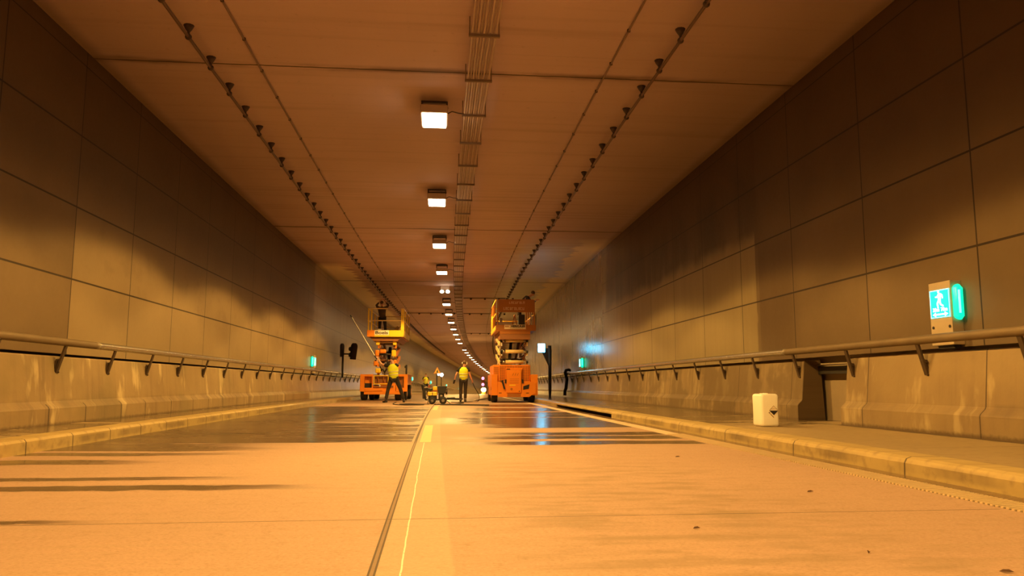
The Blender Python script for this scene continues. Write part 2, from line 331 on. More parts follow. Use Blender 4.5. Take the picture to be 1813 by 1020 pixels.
def barrier_material(name, first, per, seed, cleaner):
    g = G(name); u, v = g.uv()                      # u = height
    a = g.uvn(1.2, 1.2, 5.0, seed); run = g.uvn(0.5, 5.0, 4.0, seed + 2); fine = g.uvn(16, 16, 4.0, seed + 4)
    c = g.mix(a, (0.23, 0.158, 0.078), (0.355, 0.258, 0.135))
    patch = g.sm(g.uvn(0.9, 0.7, 5.0, seed + 13), 0.44, 0.62)
    c = g.mix(g.mul(g.mul(g.sm(run, 0.46, 0.66), g.lin(patch, 0, 1, 0.15, 0.7)), cleaner), c, (0.17, 0.115, 0.065)); c = g.mix(g.mul(patch, 0.3), c, (0.20, 0.13, 0.07))
    pale = g.mul(g.sm(g.uvn(0.8, 2.2, 4.0, seed + 7), 0.56, 0.66), cleaner); c = g.mix(g.mul(pale, 0.75), c, (0.58, 0.46, 0.26))
    c = g.mix(g.mul(g.mul(g.band(u, 0.40, 0.52, 0.06), g.sm(g.uvn(1.0, 2.5, 4.0, seed + 9), 0.4, 0.65)), 0.5), c, (0.14, 0.09, 0.05))
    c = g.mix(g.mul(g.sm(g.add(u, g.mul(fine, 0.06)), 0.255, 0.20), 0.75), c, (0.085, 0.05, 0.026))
    wet = g.mul(g.sm(v, 22, 30), 0.8); c = g.mix(g.mul(wet, 0.4), c, (0.16, 0.12, 0.075))
    if cleaner > 0.8:
        vj = g.add(v, g.mul(g.m('SUBTRACT', g.uvn(0.0, 0.5, 1.0, 77.0), 0.5), 1.0)); jn = g.mx(g.mul(g.grid(vj, first, per, 0.03), g.m('LESS_THAN', u, 0.46)), g.mul(g.grid(v, first, per * 2, 0.012), 0.35))
        c = g.mix(g.mul(g.sm(g.uvn(0.6, 0.5, 3.0, 97.0), 0.5, 0.62), 0.4), c, (0.17, 0.135, 0.065))
    else:
        c = g.mix(g.mul(g.m('GREATER_THAN', v, 12.0), g.sm(g.add(g.mul(patch, 0.5), g.mul(run, 0.8)), 0.28, 0.62, 0.25, 0.75)), c, (0.125, 0.082, 0.038))
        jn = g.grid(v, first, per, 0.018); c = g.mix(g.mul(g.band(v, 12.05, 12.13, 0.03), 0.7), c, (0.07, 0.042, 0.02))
    c = g.mix(g.mul(jn, 0.85), c, (0.05, 0.03, 0.018))
    return g.done(c, g.mix(wet, 0.7, 0.2), 0.0, 0.35, g.add(g.mul(fine, 0.6), g.add(g.mul(a, 0.8), g.mul(jn, -2.5))), 0.35, 0.012)

def kerb_material(name, first, per, seed):
    g = G(name); u, v = g.uv()
    a = g.uvn(2, 2, 5.0, seed); b = g.uvn(8, 8, 4.0, seed + 2)
    c = g.mix(a, (0.37, 0.265, 0.105), (0.56, 0.42, 0.18)); c = g.mix(g.mul(g.sm(b, 0.5, 0.7), 0.5), c, (0.24, 0.16, 0.075))
    c = g.mix(g.mul(g.mul(g.band(u, 0.03, 0.11, 0.04), g.sm(g.uvn(0.8, 1.0, 4.0, seed + 5), 0.42, 0.62)), 0.7), c, (0.17, 0.115, 0.06))
    jn = g.grid(v, first, per, 0.02); c = g.mix(g.mul(jn, 0.85), c, (0.05, 0.03, 0.018))
    wet = g.sm(v, 17, 26); c = g.mix(g.mul(wet, 0.45), c, (0.2, 0.14, 0.07))
    return g.done(c, g.mix(wet, 0.7, 0.3), 0, 0.35, g.add(b, g.mul(jn, -2)), 0.35, 0.01)

def walk_material(name, seed, wet_from, wet_to):
    g = G(name); u, v = g.uv()
    a = g.uvn(1.0, 0.8, 5.0, seed); b = g.uvn(10, 10, 4.0, seed + 2)
    c = g.mix(a, (0.28, 0.20, 0.10), (0.40, 0.295, 0.155)); c = g.mix(g.mul(g.sm(b, 0.5, 0.7), 0.4), c, (0.22, 0.155, 0.09))
    n = g.uvn(0.5, 1.1, 4.0, seed + 6); wet = g.mul(g.sm(g.add(v, g.mul(g.m('SUBTRACT', n, 0.5), 5.0)), wet_from - 0.4, wet_from + 0.4), g.sm(n, 0.64, 0.58))
    wet = g.mx(wet, g.sm(v, wet_to, wet_to + 4)); c = g.mix(wet, c, g.mix(0.6, c, (0.05, 0.034, 0.02)))
    jn = g.grid(v, 2.2, 4.7, 0.014); c = g.mix(g.mul(jn, 0.6), c, (0.06, 0.04, 0.025))
    if seed > 30:
        soil = g.mul(g.sm(g.add(u, g.mul(g.m('SUBTRACT', g.uvn(6, 3, 4.0, 43.0), 0.5), 0.16)), 5.74, 5.82), g.sm(v, 10.8, 10.7)); c = g.mix(g.mul(soil, 0.85), c, (0.085, 0.05, 0.022))
    return g.done(c, g.mix(wet, 0.75, 0.16), 0, 0.4, b, 0.25, 0.006)

def rail_material():
    g = G('rail_steel'); u, v = g.uv()
    n = g.uvn(6, 3, 4.0, 3.0); cl = g.sm(g.add(v, g.mul(n, 0.4)), 12.6, 12.8)
    c = g.mix(n, (0.13, 0.09, 0.05), (0.24, 0.17, 0.095)); c = g.mix(cl, c, g.mix(n, (0.46, 0.42, 0.35), (0.6, 0.55, 0.46)))
    return g.done(c, g.mix(cl, 0.6, 0.24), g.lin(cl, 0, 1, 0.25, 0.85), 0.5)

M = {}
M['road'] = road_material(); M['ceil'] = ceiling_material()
M['wl'] = wall_material('panel_wall_west', 12.29, 2.226, 33.7, 1.0, None, 0.88, 12.29); M['wr'] = wall_material('panel_wall_east', 8.18, 2.333, 28.4, 20.0, (12.8, 14.45), 0.97, 14.3)
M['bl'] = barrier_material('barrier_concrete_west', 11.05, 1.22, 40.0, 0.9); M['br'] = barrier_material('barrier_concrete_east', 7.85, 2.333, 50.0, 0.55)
M['kl'] = kerb_material('kerb_stone_west', 8.75, 1.06, 4.0); M['kr'] = kerb_material('kerb_stone_east', 6.1, 2.0, 9.0)
M['sl'] = walk_material('walkway_west', 12.0, 9.4, 22.0); M['sr'] = walk_material('walkway_east', 33.0, 11.2, 19.0)
M['rail'] = rail_material()
M['dark'] = plain('dark_steel', (0.035, 0.03, 0.026), 0.55, 0.3)
M['brack'] = plain('bracket_steel', (0.085, 0.055, 0.032), 0.55, 0.4)
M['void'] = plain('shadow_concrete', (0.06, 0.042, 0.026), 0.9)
M['nback'] = plain('recess_back_concrete', (0.30, 0.225, 0.14), 0.8)
M['galv'] = plain('galvanised_steel', (0.28, 0.24, 0.21), 0.45, 0.5)
M['tray'] = plain('tray_steel', (0.24, 0.17, 0.14), 0.55, 0.4)
M['cable'] = plain('grey_cable', (0.56, 0.45, 0.42), 0.5)
M['cable2'] = plain('brown_cable', (0.38, 0.29, 0.26), 0.5)
M['wire'] = plain('thin_brown_wire', (0.20, 0.13, 0.10), 0.5)
M['pipe'] = plain('brown_pipe', (0.12, 0.065, 0.042), 0.5)
M['clamp'] = plain('clamp_plastic', (0.075, 0.048, 0.04), 0.6)
M['lampbox'] = plain('lamp_housing_metal', (0.5, 0.4, 0.34), 0.5, 0.3)
M['glass'] = glow('lamp_glass', (1.0, 0.80, 0.48), 22.0)
M['orange'] = plain('orange_paint', (0.86, 0.27, 0.018), 0.42, 0, 0.06)
M['orange2'] = plain('shaded_orange_paint', (0.40, 0.14, 0.018), 0.5, 0, 0.12)  # orange darkened for the basket's shade; reused on small details
M['amber'] = plain('amber_yellow_paint', (0.92, 0.62, 0.03), 0.45, 0, 0.06)
M['cream'] = plain('cream_paint', (0.80, 0.60, 0.26), 0.45, 0, 0.1)
M['blk'] = plain('black_plastic', (0.018, 0.016, 0.015), 0.5)
M['rubber'] = plain('black_rubber', (0.022, 0.02, 0.018), 0.75)
M['white'] = plain('white_paint', (0.82, 0.80, 0.74), 0.45, 0, 0.05)
M['brownsteel'] = plain('brown_shaded_steel', (0.26, 0.10, 0.03), 0.6)
M['yellow'] = plain('yellow_plastic', (0.85, 0.55, 0.02), 0.4)
M['steel'] = plain('bare_steel', (0.5, 0.46, 0.4), 0.3, 0.8)
M['wood'] = plain('timber', (0.62, 0.42, 0.2), 0.7, 0, 0.2, 12)
M['skin'] = plain('skin', (0.62, 0.33, 0.22), 0.55)
M['hair'] = plain('hair', (0.11, 0.065, 0.035), 0.7)
M['darkcloth'] = plain('dark_work_cloth', (0.035, 0.028, 0.026), 0.85, 0, 0.3, 10)
M['blackcloth'] = plain('black_shirt_cloth', (0.016, 0.014, 0.014), 0.85)
M['hivis'] = plain('hi_vis_yellow_cloth', (0.72, 0.80, 0.03), 0.8, 0, 0.12, 14)
M['reflect'] = plain('reflective_tape', (0.62, 0.58, 0.36), 0.5)
M['glove'] = plain('work_glove', (0.03, 0.026, 0.022), 0.8)
M['brownshirt'] = plain('brown_work_shirt', (0.10, 0.06, 0.03), 0.85)
M['shoe'] = plain('work_boot', (0.03, 0.022, 0.018), 0.7)
M['pole'] = plain('white_lance_paint', (0.80, 0.76, 0.66), 0.35)
# ------------------------------------------------------------------ the tunnel shell
S0, S1 = -14.0, 262.0
tag(sweep('floor', [(-4.34, 0), (-2, 0), (0, 0), (2, 0), (3.93, 0)], S0, S1, M['road']), kind='structure')
tag(sweep('kerb_left', [(-4.31, -0.08), (-4.314, 0.125), (-4.335, 0.152), (-4.37, 0.16), (-4.62, 0.16), (-4.62, -0.08)], S0, S1, M['kl'], True, True, uvmode='h'), kind='structure')
tag(sweep('sidewalk_left', [(-4.61, 0.158), (-5.35, 0.175)], S0, S1, M['sl'], flip=True), kind='structure')
KR = [(3.894, -0.08), (3.902, 0.10), (3.922, 0.135), (3.965, 0.15), (4.22, 0.15), (4.22, -0.08)]
KT = [(3.900, 0.082), (3.902, 0.10), (3.922, 0.135), (3.965, 0.15), (4.22, 0.15), (4.22, 0.082)]
for nm, pr, a, b in (('kerb_right', KR, S0, 17.0), ('kerb_right', KT, 17.0, 25.6), ('kerb_right', KR, 25.6, S1)):
    tag(sweep(nm, pr, a, b, M['kr'], True, True, uvmode='h'), kind='structure')
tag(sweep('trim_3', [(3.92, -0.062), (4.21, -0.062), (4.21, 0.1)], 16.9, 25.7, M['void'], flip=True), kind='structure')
tag(sweep('sidewalk_right', [(4.21, 0.148), (5.0, 0.155), (6.43, 0.168)], S0, S1, M['sr']), kind='structure')
tag(sweep('wall_left', [(-5.612, 1.19), (-5.612, 6.03), (-5.67, 6.03), (-5.67, 1.19)], S0, S1, M['wl'], True, True, uvmode='h'), kind='structure')
tag(sweep('wall_right', [(6.275, 1.19), (6.275, 6.03), (6.335, 6.03), (6.335, 1.19)], S0, S1, M['wr'], True, True, uvmode='h'), kind='structure')
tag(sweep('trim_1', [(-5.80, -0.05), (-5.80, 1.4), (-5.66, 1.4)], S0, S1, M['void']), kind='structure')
tag(sweep('trim_2', [(6.42, -0.05), (6.42, 1.4), (6.32, 1.4)], S0, S1, M['nback'], flip=True), kind='structure')
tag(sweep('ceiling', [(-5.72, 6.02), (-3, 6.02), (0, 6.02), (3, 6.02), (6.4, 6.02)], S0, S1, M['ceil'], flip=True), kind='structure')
mb = MB(); R = at('trim_4', 10.75, 6.38, 0)
mb.box(-0.10, 0.02, -0.1, 1.6, 0.91, 1.03).build('beam', M['dark'], R); MB().box(-0.105, -0.095, -0.1, 1.6, 1.045, 1.06).build('steel_strip', M['galv'], R); R['kind'] = 'structure'
# ------------------------------------------------------------------ concrete barriers below the wall panels
BR = [(5.90, 0.06), (5.905, 0.40), (5.918, 0.425), (5.972, 0.475), (5.985, 0.50), (6.048, 1.115), (6.065, 1.135), (6.32, 1.135), (6.37, 0.06)]
BL = [(-(o - 0.66), h) for o, h in BR]
for nm, pr, a, b, m_, lb in (('concrete_barrier', BL, S0, S1, 'bl', 'long stained concrete barrier at the foot of the left wall'),
                        ('concrete_barrier', BR, S0, 10.75, 'br', 'clean concrete barrier on the near side of the dark recess, below the emergency exit sign'),
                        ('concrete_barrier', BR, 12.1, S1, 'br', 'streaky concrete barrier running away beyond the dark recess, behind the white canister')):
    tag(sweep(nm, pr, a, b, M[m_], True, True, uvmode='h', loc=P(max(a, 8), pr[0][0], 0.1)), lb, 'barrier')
# ------------------------------------------------------------------ handrails on raking brackets
def bracket_mesh():
    m = MB(); m.bar((0.0, 0, -0.045), (0.108, 0, -0.425), 0.026, 0.062, up=(0, 1, 0))
    m.bar((0.098, 0.012, -0.24), (0.124, 0.012, -0.455), 0.014, 0.075, up=(0, 1, 0))
    m.bar((0.045, 0, -0.235), (0.108, 0, -0.26), 0.02, 0.05, up=(0, 1, 0))
    for z in (-0.27, -0.425): m.cyl((0.125 + (z + 0.425) * -0.12, -0.03, z), (0.085 + (z + 0.425) * -0.12, -0.03, z), 0.013, 8)
    return m
def handrail(o, h, s_first, side, label):
    circ = [(o + 0.055 * math.cos(a), h + 0.055 * math.sin(a)) for a in [2 * math.pi * k / 12 for k in range(12)]]
    L = P(10, o, h)
    r = tag(sweep('handrail', circ, S0, S1, M['rail'], True, True, smooth=True, uvmode='g', loc=L), label, 'handrail')
    first = None
    for k in range(-2, 90):
        s = s_first + 1.68 * k
        if s > 150: break
        if first is None: first = bracket_mesh().build('bracket', M['brack'], r); c = first
        else: c = first.copy(); COL.objects.link(c); c.parent = r
        c.location = P(s, o, h) - L; c.rotation_euler = (0, 0, -TH(s) + (0 if side > 0 else math.pi))
handrail(5.915, 1.285, 7.2, 1, 'round steel handrail on raking brackets along the right wall')
handrail(-5.255, 1.33, 9.83, -1, 'round steel handrail on raking brackets along the left wall')

# ------------------------------------------------------------------ drain grating beside the right kerb
m = MB()
for k in range(193):
    s = 2.6 + k * 0.045; a = P(s, 3.46, 0.005); b = P(s + 0.035, 3.70, 0.005); m.bar(a, b, 0.021, 0.012)
gr = m.build('drain_grate', plain('grate_concrete', (0.66, 0.50, 0.30), 0.6), loc=P(6, 3.6, 0.0)); tag(gr, 'slotted drain grating in the road beside the right kerb', 'drain')
MB().add([P(s, o, 0.0015) for s in np.arange(2.6, 11.31, 0.3) for o in (3.46, 3.70)], [(2 * i, 2 * i + 1, 2 * i + 3, 2 * i + 2) for i in range(29)]).build('slot_bed', plain('grate_slot', (0.07, 0.045, 0.022), 0.9), gr, loc=None)
gr.children[0].location = -P(6, 3.6, 0.0)

# ------------------------------------------------------------------ ceiling services
def long_tube(name, o, h, r, mat_, n, s1, label, cat, group=None, parent=None):
    circ = [(o + r * math.cos(2 * math.pi * k / n), h + r * math.sin(2 * math.pi * k / n)) for k in range(n)]
    return tag(sweep(name, circ, 2.0, s1, mat_, True, True, smooth=True, uvmode='g', loc=P(10, o, h)), label, cat, group)
def repeat_part(root, base, mesh, name, mat_, ss, o, h, smooth=False):
    first = None
    for s in ss:
        if first is None: first = mesh.build(name, mat_, root, smooth); c = first
        else: c = first.copy(); COL.objects.link(c); c.parent = root
        c.location = P(s, o, h) - base; c.rotation_euler = (0, 0, -TH(s))
def clamp_mesh(f):
    m = MB(); m.ell((0, 0, 0), 0.050, 0.046, 0.048, 10, 6); m.cyl((0, 0, 0.03), (0, 0, 0.11), 0.020, 8)
    m.tube([(0, 0, 0.08), (0, 0, 0.12), (0, 0, 0.179)], [0.022, 0.05, 0.078], 10); return m
for o, s_f, lb in ((-3.693, 10.05, 'brown pipe hung from clamps under the left half of the ceiling'), (3.597, 9.46, 'brown pipe hung from clamps under the right half of the ceiling')):
    r = long_tube('ceiling_pipe', o, 5.842, 0.024, M['pipe'], 8, 200, lb, 'pipe')
    repeat_part(r, P(10, o, 5.842), clamp_mesh(0), 'pipe_clamp', M['clamp'], [s_f + 1.116 * k for k in range(-5, 94)], o, 5.842, True)
for o, s_f, lb in ((-2.98, 9.1, 'thin cable clipped to the ceiling, inside the left pipe'), (2.83, 9.45, 'thin pale cable clipped to the ceiling, inside the right pipe')):
    r = long_tube('ceiling_cable', o, 5.992, 0.015, M['wire'], 8, 150, lb, 'cable')
    repeat_part(r, P(10, o, 5.995), MB().box(-0.022, 0.022, -0.016, 0.016, -0.017, 0.026), 'cable_clip', M['clamp'], [s_f + 1.2 * k for k in range(-3, 50)], o, 5.995)
tr = tag(at('cable_tray', 10, 0.655, 5.74), 'suspended ladder-like cable tray of rungs down the middle of the ceiling', 'cable tray')
tr.rotation_euler = (0, 0, 0)
m = MB(); m.box(-0.225, 0.225, -0.022, 0.022, -0.025, 0.015)
for x in (-0.212, 0.212): m.cyl((x, 0, 0), (x, 0, 0.28), 0.009, 6)
repeat_part(tr, P(10, 0.655, 5.74), m, 'tray_rung', M['tray'], [10.48 + 1.664 * k for k in range(-3, 80)], 0.655, 5.74)
for i in range(9):
    rr = (0.013, 0.016, 0.012, 0.017, 0.014, 0.012, 0.016, 0.013, 0.015)[i]
    long_tube('power_cable', 0.483 + 0.0425 * i, 5.756 + rr, rr, M['cable'] if i % 2 == 0 else M['cable2'], 6, 190, ORD[i] + ' cable from the left lying in the ceiling cable tray', 'cable', 'cables in the ceiling tray')
def conduit(s, o0, o1, label):
    R = tag(at('ceiling_conduit', s, o0, 6.0), label, 'conduit')
    MB().tube([(0, 0, 0), (o1 - o0, 0, 0)], 0.028, 8).build('conduit_tube', M['pipe'], R, True)
    n = int((o1 - o0) / 0.85) + 1; first = None
    for k in range(n):
        if first is None: first = MB().box(-0.06, 0.06, -0.05, 0.05, -0.10, 0.03).build('saddle', M['clamp'], R); c = first
        else: c = first.copy(); COL.objects.link(c); c.parent = R
        c.location = (0.45 + 0.85 * k, 0, 0)
conduit(46.2, 0.95, 3.5, 'ceiling conduit from the cable tray to the right pipe, nearest the twin floodlight')
conduit(55.7, -3.6, 0.42, 'ceiling conduit with saddles crossing between the left pipe and the cable tray')
conduit(55.9, 0.92, 3.5, 'second ceiling conduit crossing from the cable tray to the right pipe')
conduit(75.6, 0.92, 3.5, 'farthest ceiling conduit crossing from the cable tray to the right pipe')

# ------------------------------------------------------------------ tunnel luminaires
IES_V = [0, 10, 20, 30, 40, 48, 55, 60, 63, 65, 66, 67, 68, 70, 76, 83, 90, 180]
IES_C = [1.0, 1.0, 1.02, 1.08, 1.20, 1.42, 1.70, 1.90, 1.95, 1.75, 1.25, 0.60, 0.25, 0.10, 0.04, 0.02, 0.01, 0.0]
ies = bpy.data.texts.new('tunnel_luminaire_photometry')
ies.write('IESNA:LM-63-2002\nTILT=NONE\n1 1000 1 %d 1 1 2 0 0 0\n1 1 100\n%s\n0\n%s\n' % (len(IES_V), ' '.join(map(str, IES_V)), ' '.join('%.1f' % (1000 * c) for c in IES_C)))
spot = bpy.data.lights.new('lamp_beam', 'POINT'); spot.energy = LAMP_W; spot.color = LAMP_C; spot.shadow_soft_size = 0.2
spot.use_nodes = True; lt = spot.node_tree
ie = lt.nodes.new('ShaderNodeTexIES'); ie.mode = 'INTERNAL'; ie.ies = ies; ie.inputs['Strength'].default_value = IES_K
em = [n for n in lt.nodes if n.type == 'EMISSION'][0]; lt.links.new(ie.outputs['Fac'], em.inputs['Strength'])
def make_lamp():
    R = empty('tunnel_lamp', (0, 0, 0))
    m = MB(); m.box(-0.25, 0.25, -0.40, 0.40, -0.36, -0.20); m.build('housing', M['lampbox'], R, bevel=0.02)
    m = MB(); m.box(-0.25, 0.25, -0.03, 0.03, -0.025, 0.0); m.box(-0.25, -0.22, -0.02, 0.02, -0.22, -0.01); m.box(0.22, 0.25, -0.02, 0.02, -0.22, -0.01)
    m.box(-0.26, 0.26, 0.26, 0.31, -0.025, 0.0); m.box(-0.25, -0.22, 0.27, 0.30, -0.22, -0.01); m.box(0.22, 0.25, 0.27, 0.30, -0.22, -0.01)
    m.build('mounting_bracket', M['clamp'], R)
    MB().box(-0.222, 0.222, -0.375, 0.375, -0.388, -0.355).build('lamp_glass', M['glass'], R, bevel=0.012)
    MB().tube([(0.24, -0.1, -0.27), (0.33, -0.1, -0.22), (0.45, -0.1, -0.25), (0.57, -0.1, -0.262)], 0.011, 6).build('lead', M['clamp'], R, True)
    l = bpy.data.objects.new('lamp_light', spot); COL.objects.link(l); l.parent = R; l.location = (0, 0, -0.43)
    return R
proto = make_lamp(); k = 0
for n in range(-3, 38):
    if n in (4, 12): continue
    s = 13.9 + 6.561 * n
    R = proto if n == -3 else copy_tree(proto)
    R.location = P(s, -0.085, 6.02); R.rotation_euler = (0, 0, -TH(s))
    if n < 0: lb = 'glowing sodium ceiling lamp beside the cable tray, overhead at the camera end of the row'
    else: lb = ('glowing sodium ceiling lamp beside the cable tray, %s in the row from the near end' % ORD[k]) if k < len(ORD) else 'tiny sodium ceiling lamp where the row merges into one bright line'; k += 1
    tag(R, lb, 'lamp', 'sodium lamps in a row under the ceiling')
R = tag(at('twin_floodlight', 40.84, -0.06, 6.02), 'pair of small round floodlights between the fourth and fifth ceiling lamps', 'lamp')
m = MB(); m.box(-0.24, 0.24, -0.05, 0.2, -0.26, -0.0); m.build('housing', M['lampbox'], R, bevel=0.02)
for x in (-0.155, 0.155):
    hd = MB().cyl((x, 0.05, -0.38), (x, -0.13, -0.33), 0.085, 18, 0.12).build('lamp_head', M['lampbox'], R, True)
    MB().ell((x, -0.135, -0.33), 0.105, 0.02, 0.105, 16, 8).build('lens', M['glass'], hd, True)
    MB().box(x - 0.02, x + 0.02, 0, 0.04, -0.36, -0.22).build('yoke', M['clamp'], R)
# ------------------------------------------------------------------ lettering and lit signs
def text_mesh(txt, name, mat_, parent, size, loc, width=None, bold=0.0, rot=(math.pi / 2, 0, 0), depth=0.004):
    cu = bpy.data.curves.new(name, 'FONT'); cu.body = txt; cu.size = size; cu.align_x = 'CENTER'; cu.align_y = 'CENTER'; cu.extrude = depth; cu.offset = bold; cu.resolution_u = 3
    o = bpy.data.objects.new(name, cu); COL.objects.link(o)
    bpy.context.view_layer.update()
    me = bpy.data.meshes.new_from_object(o.evaluated_get(bpy.context.evaluated_depsgraph_get())); bpy.data.objects.remove(o)
    if width:
        xs = [v.co.x for v in me.vertices]; k = width / (max(xs) - min(xs))
        for v in me.vertices: v.co.x *= k
    me.materials.clear(); me.materials.append(mat_); me.name = name
    o = bpy.data.objects.new(name, me); COL.objects.link(o); o.parent = parent; o.location = loc; o.rotation_euler = rot
    return o
M['teal'] = glow('lit_teal_panel', (0.0, 0.62, 0.50), 1.5); M['signwhite'] = glow('lit_white_symbol', (0.80, 1.0, 1.0), 2.2)
M['border'] = glow('lit_border', (0.22, 0.95, 0.92), 1.9); M['tube'] = glow('lit_green_tube', (0.0, 0.75, 0.38), 1.7); M['tubecore'] = glow('lit_green_tube_core', (0.15, 1.0, 0.85), 2.6)
M['cyan'] = glow('lit_cyan_white_panel', (0.12, 0.66, 1.0), 22.0); M['signbox'] = plain('sign_box_metal', (0.52, 0.41, 0.27), 0.45, 0.2)
MAN = [[(-0.035, 0.075), (0.012, 0.085), (0.03, 0.055), (0.022, 0.02), (0.03, -0.005), (0.015, -0.03), (-0.02, -0.02), (-0.028, 0.02)],       # trunk
       [(-0.028, 0.078), (-0.062, 0.055), (-0.066, 0.012), (-0.05, 0.010), (-0.045, 0.042), (-0.02, 0.055)],                                      # trailing arm
       [(0.015, 0.078), (0.045, 0.045), (0.075, 0.045), (0.075, 0.03), (0.038, 0.026), (0.012, 0.052)],                                          # leading arm
       [(-0.018, -0.012), (-0.028, -0.055), (-0.068, -0.075), (-0.062, -0.092), (-0.008, -0.066), (0.008, -0.018)],                              # trailing leg
       [(0.0, -0.012), (0.032, -0.05), (0.022, -0.105), (0.042, -0.107), (0.056, -0.044), (0.028, -0.005)]]                                      # leading leg
def exit_sign(s, side, label, o_wall, light=True):
    """lit emergency exit box on the wall; local -x faces the road on the right wall, +x on the left"""
    R = tag(at('emergency_exit_sign', s, o_wall, 1.385), label, 'sign', 'emergency exit signs along the tunnel')
    q = -side
    X = lambda a, b: (min(q * a, q * b), max(q * a, q * b))
    m = MB(); m.box(*X(0.0, 0.145), 0.0, 0.40, -0.17, 0.60); m.build('sign_box', M['signbox'], R, bevel=0.006)
    m = MB(); m.box(*X(0.02, 0.10), 0.05, 0.35, -0.21, -0.165); m.build('wall_bracket', M['dark'], R)
    p = MB().box(*X(0.145, 0.152), 0.015, 0.375, 0.165, 0.505).build('icon_panel', M['teal'], R)
    fr = MB()
    for a, b, c, d in ((0.015, 0.375, 0.165, 0.176), (0.015, 0.375, 0.494, 0.505), (0.015, 0.026, 0.165, 0.505), (0.364, 0.375, 0.165, 0.505)): fr.box(*X(0.152, 0.155), a, b, c, d)
    fr.build('bright_border', M['border'], p)
    cy = 0.195; px_ = lambda pts, dy, dz, k=1.0: [(cy + dy - side * y * k * -1, z * k + dz) for y, z in pts]
    mm = MB()
    for poly in MAN: mm.prism(px_(poly, 0, 0.385, 0.98), *X(0.152, 0.156), axis='x')
    mm.ell((q * 0.154, cy + side * 0.012, 0.484), 0.002, 0.019, 0.019, 12, 8)
    mm.build('running_man', M['signwhite'], p)
    ar = MB()
    ar.prism([(cy - 0.14, 0.205), (cy - 0.085, 0.232), (cy - 0.085, 0.214), (cy + 0.085, 0.214), (cy + 0.085, 0.232), (cy + 0.14, 0.205), (cy + 0.085, 0.178), (cy + 0.085, 0.196), (cy - 0.085, 0.196), (cy - 0.085, 0.178)], *X(0.152, 0.156), axis='x')
    ar.build('double_arrow', M['signwhite'], p)
    for t, y in (('39m', 0.075), ('70m', -0.075)):
        text_mesh(t, 'distance', M['signwhite'], p, 0.062, (q * 0.153, cy + side * y, 0.262), 0.115, 0.0015, (math.pi / 2, 0, -side * math.pi / 2), 0.002)
    m = MB(); m.tube([(q * 0.075, -0.012, 0.15), (q * 0.075, -0.03, 0.17), (q * 0.075, -0.03, 0.50), (q * 0.075, -0.012, 0.52)], [0.045, 0.056, 0.056, 0.045], 14); t = m.build('light_tube', M['tube'], R, True)
    MB().tube([(q * 0.09, -0.073, 0.20), (q * 0.09, -0.073, 0.475)], 0.015, 8).build('tube_core', M['tubecore'], t, True)
    for y in (0.045, 0.35): MB().cyl((q * 0.143, y, 0.05), (q * 0.153, y, 0.05), 0.018, 12).build('screw', M['dark'], R)
    return R
exit_sign(8.50, 1, 'large lit green running-man exit sign on the wall above the nearest handrail', 6.275)
exit_sign(33.9, 1, 'lit green exit sign on the wet right wall, beside the pole sign', 6.275)
exit_sign(33.3, -1, 'lit green exit sign on the left wall in front of the dark traffic signal', -5.612)
for s, lb in ((87.6, 'small far green exit sign on the left wall, between left lift and distant worker'), (112.0, 'small far green exit sign on the left wall, left of the warning triangle'),
              (138.5, 'small far green exit sign on the left wall, right of the warning triangle'), (165.0, 'tiny farthest green exit sign on the left wall, behind the walking worker')):
    exit_sign(s, -1, lb, -5.612)

# lit lane sign on a pole, right walkway
R = tag(at('pole_sign', 38.2, 5.27, 0.155), 'dark pole on the right walkway carrying a glowing cyan-white box sign', 'sign')
MB().tube([(0, 0, 0), (0, 0, 0.35), (0, 0, 2.55)], [0.055, 0.08, 0.08], 12).build('pole', M['dark'], R, True)
MB().prism([(-0.08, 1.55), (-0.42, 2.28), (-0.30, 2.34), (0.07, 2.42), (0.10, 2.30), (0.08, 1.55)], -0.02, 0.02).build('gusset', M['dark'], R)
MB().bar((0.02, 0, 2.38), (-0.30, 0, 2.38), 0.07, 0.08).build('arm', M['dark'], R)
b = MB().box(-0.62, -0.24, -0.09, 0.12, 2.20, 2.66).build('light_box', M['dark'], R, bevel=0.01)
MB().box(-0.605, -0.255, -0.105, -0.088, 2.215, 2.645).build('lit_face', M['cyan'], b)

# dark traffic signal, left wall
R = tag(at('traffic_signal', 39.3, -5.14, 1.1), 'dark unlit traffic signal with round-topped backboard on a pole by the left wall', 'traffic signal')
MB().cyl((0, 0, 0.0), (0, 0, 1.45), 0.05, 10).build('pole', M['dark'], R, True)
MB().bar((0, 0, 1.2), (0.42, 0.3, 1.2), 0.07, 0.07).build('arm', M['dark'], R)
prof = [(-0.16, 0.0), (0.16, 0.0), (0.20, 0.62)] + [(0.20 * math.cos(a), 0.64 + 0.20 * math.sin(a)) for a in [math.pi * k / 8 for k in range(9)]] + [(-0.20, 0.62)]
m = MB(); m.prism(prof, -0.07, 0.07, M=Matrix.Translation((0.46, 0.32, 0.93)) @ Matrix.Rotation(0.08, 4, 'Y') @ Matrix.Rotation(math.radians(62), 4, 'Z')); m.build('backboard', M['blk'], R)
for z in (1.16, 1.46):
    m = MB(); Mt = Matrix.Translation((0.46, 0.32, z)) @ Matrix.Rotation(math.radians(62), 4, 'Z'); m.tube([Mt @ Vector((0, 0.06, 0)), Mt @ Vector((0, 0.2, 0.01))], [0.11, 0.115], 12); m.build('visor', M['blk'], R, True)
m = MB(); m.prism([(x * 0.8, z * 0.8) for x, z in prof], -0.05, 0.05, M=Matrix.Translation((-0.03, -0.12, 1.05)) @ Matrix.Rotation(math.radians(75), 4, 'Z')); m.build('shade_plate', M['dark'], R)  # dark plate in place of the head's shade on the wall

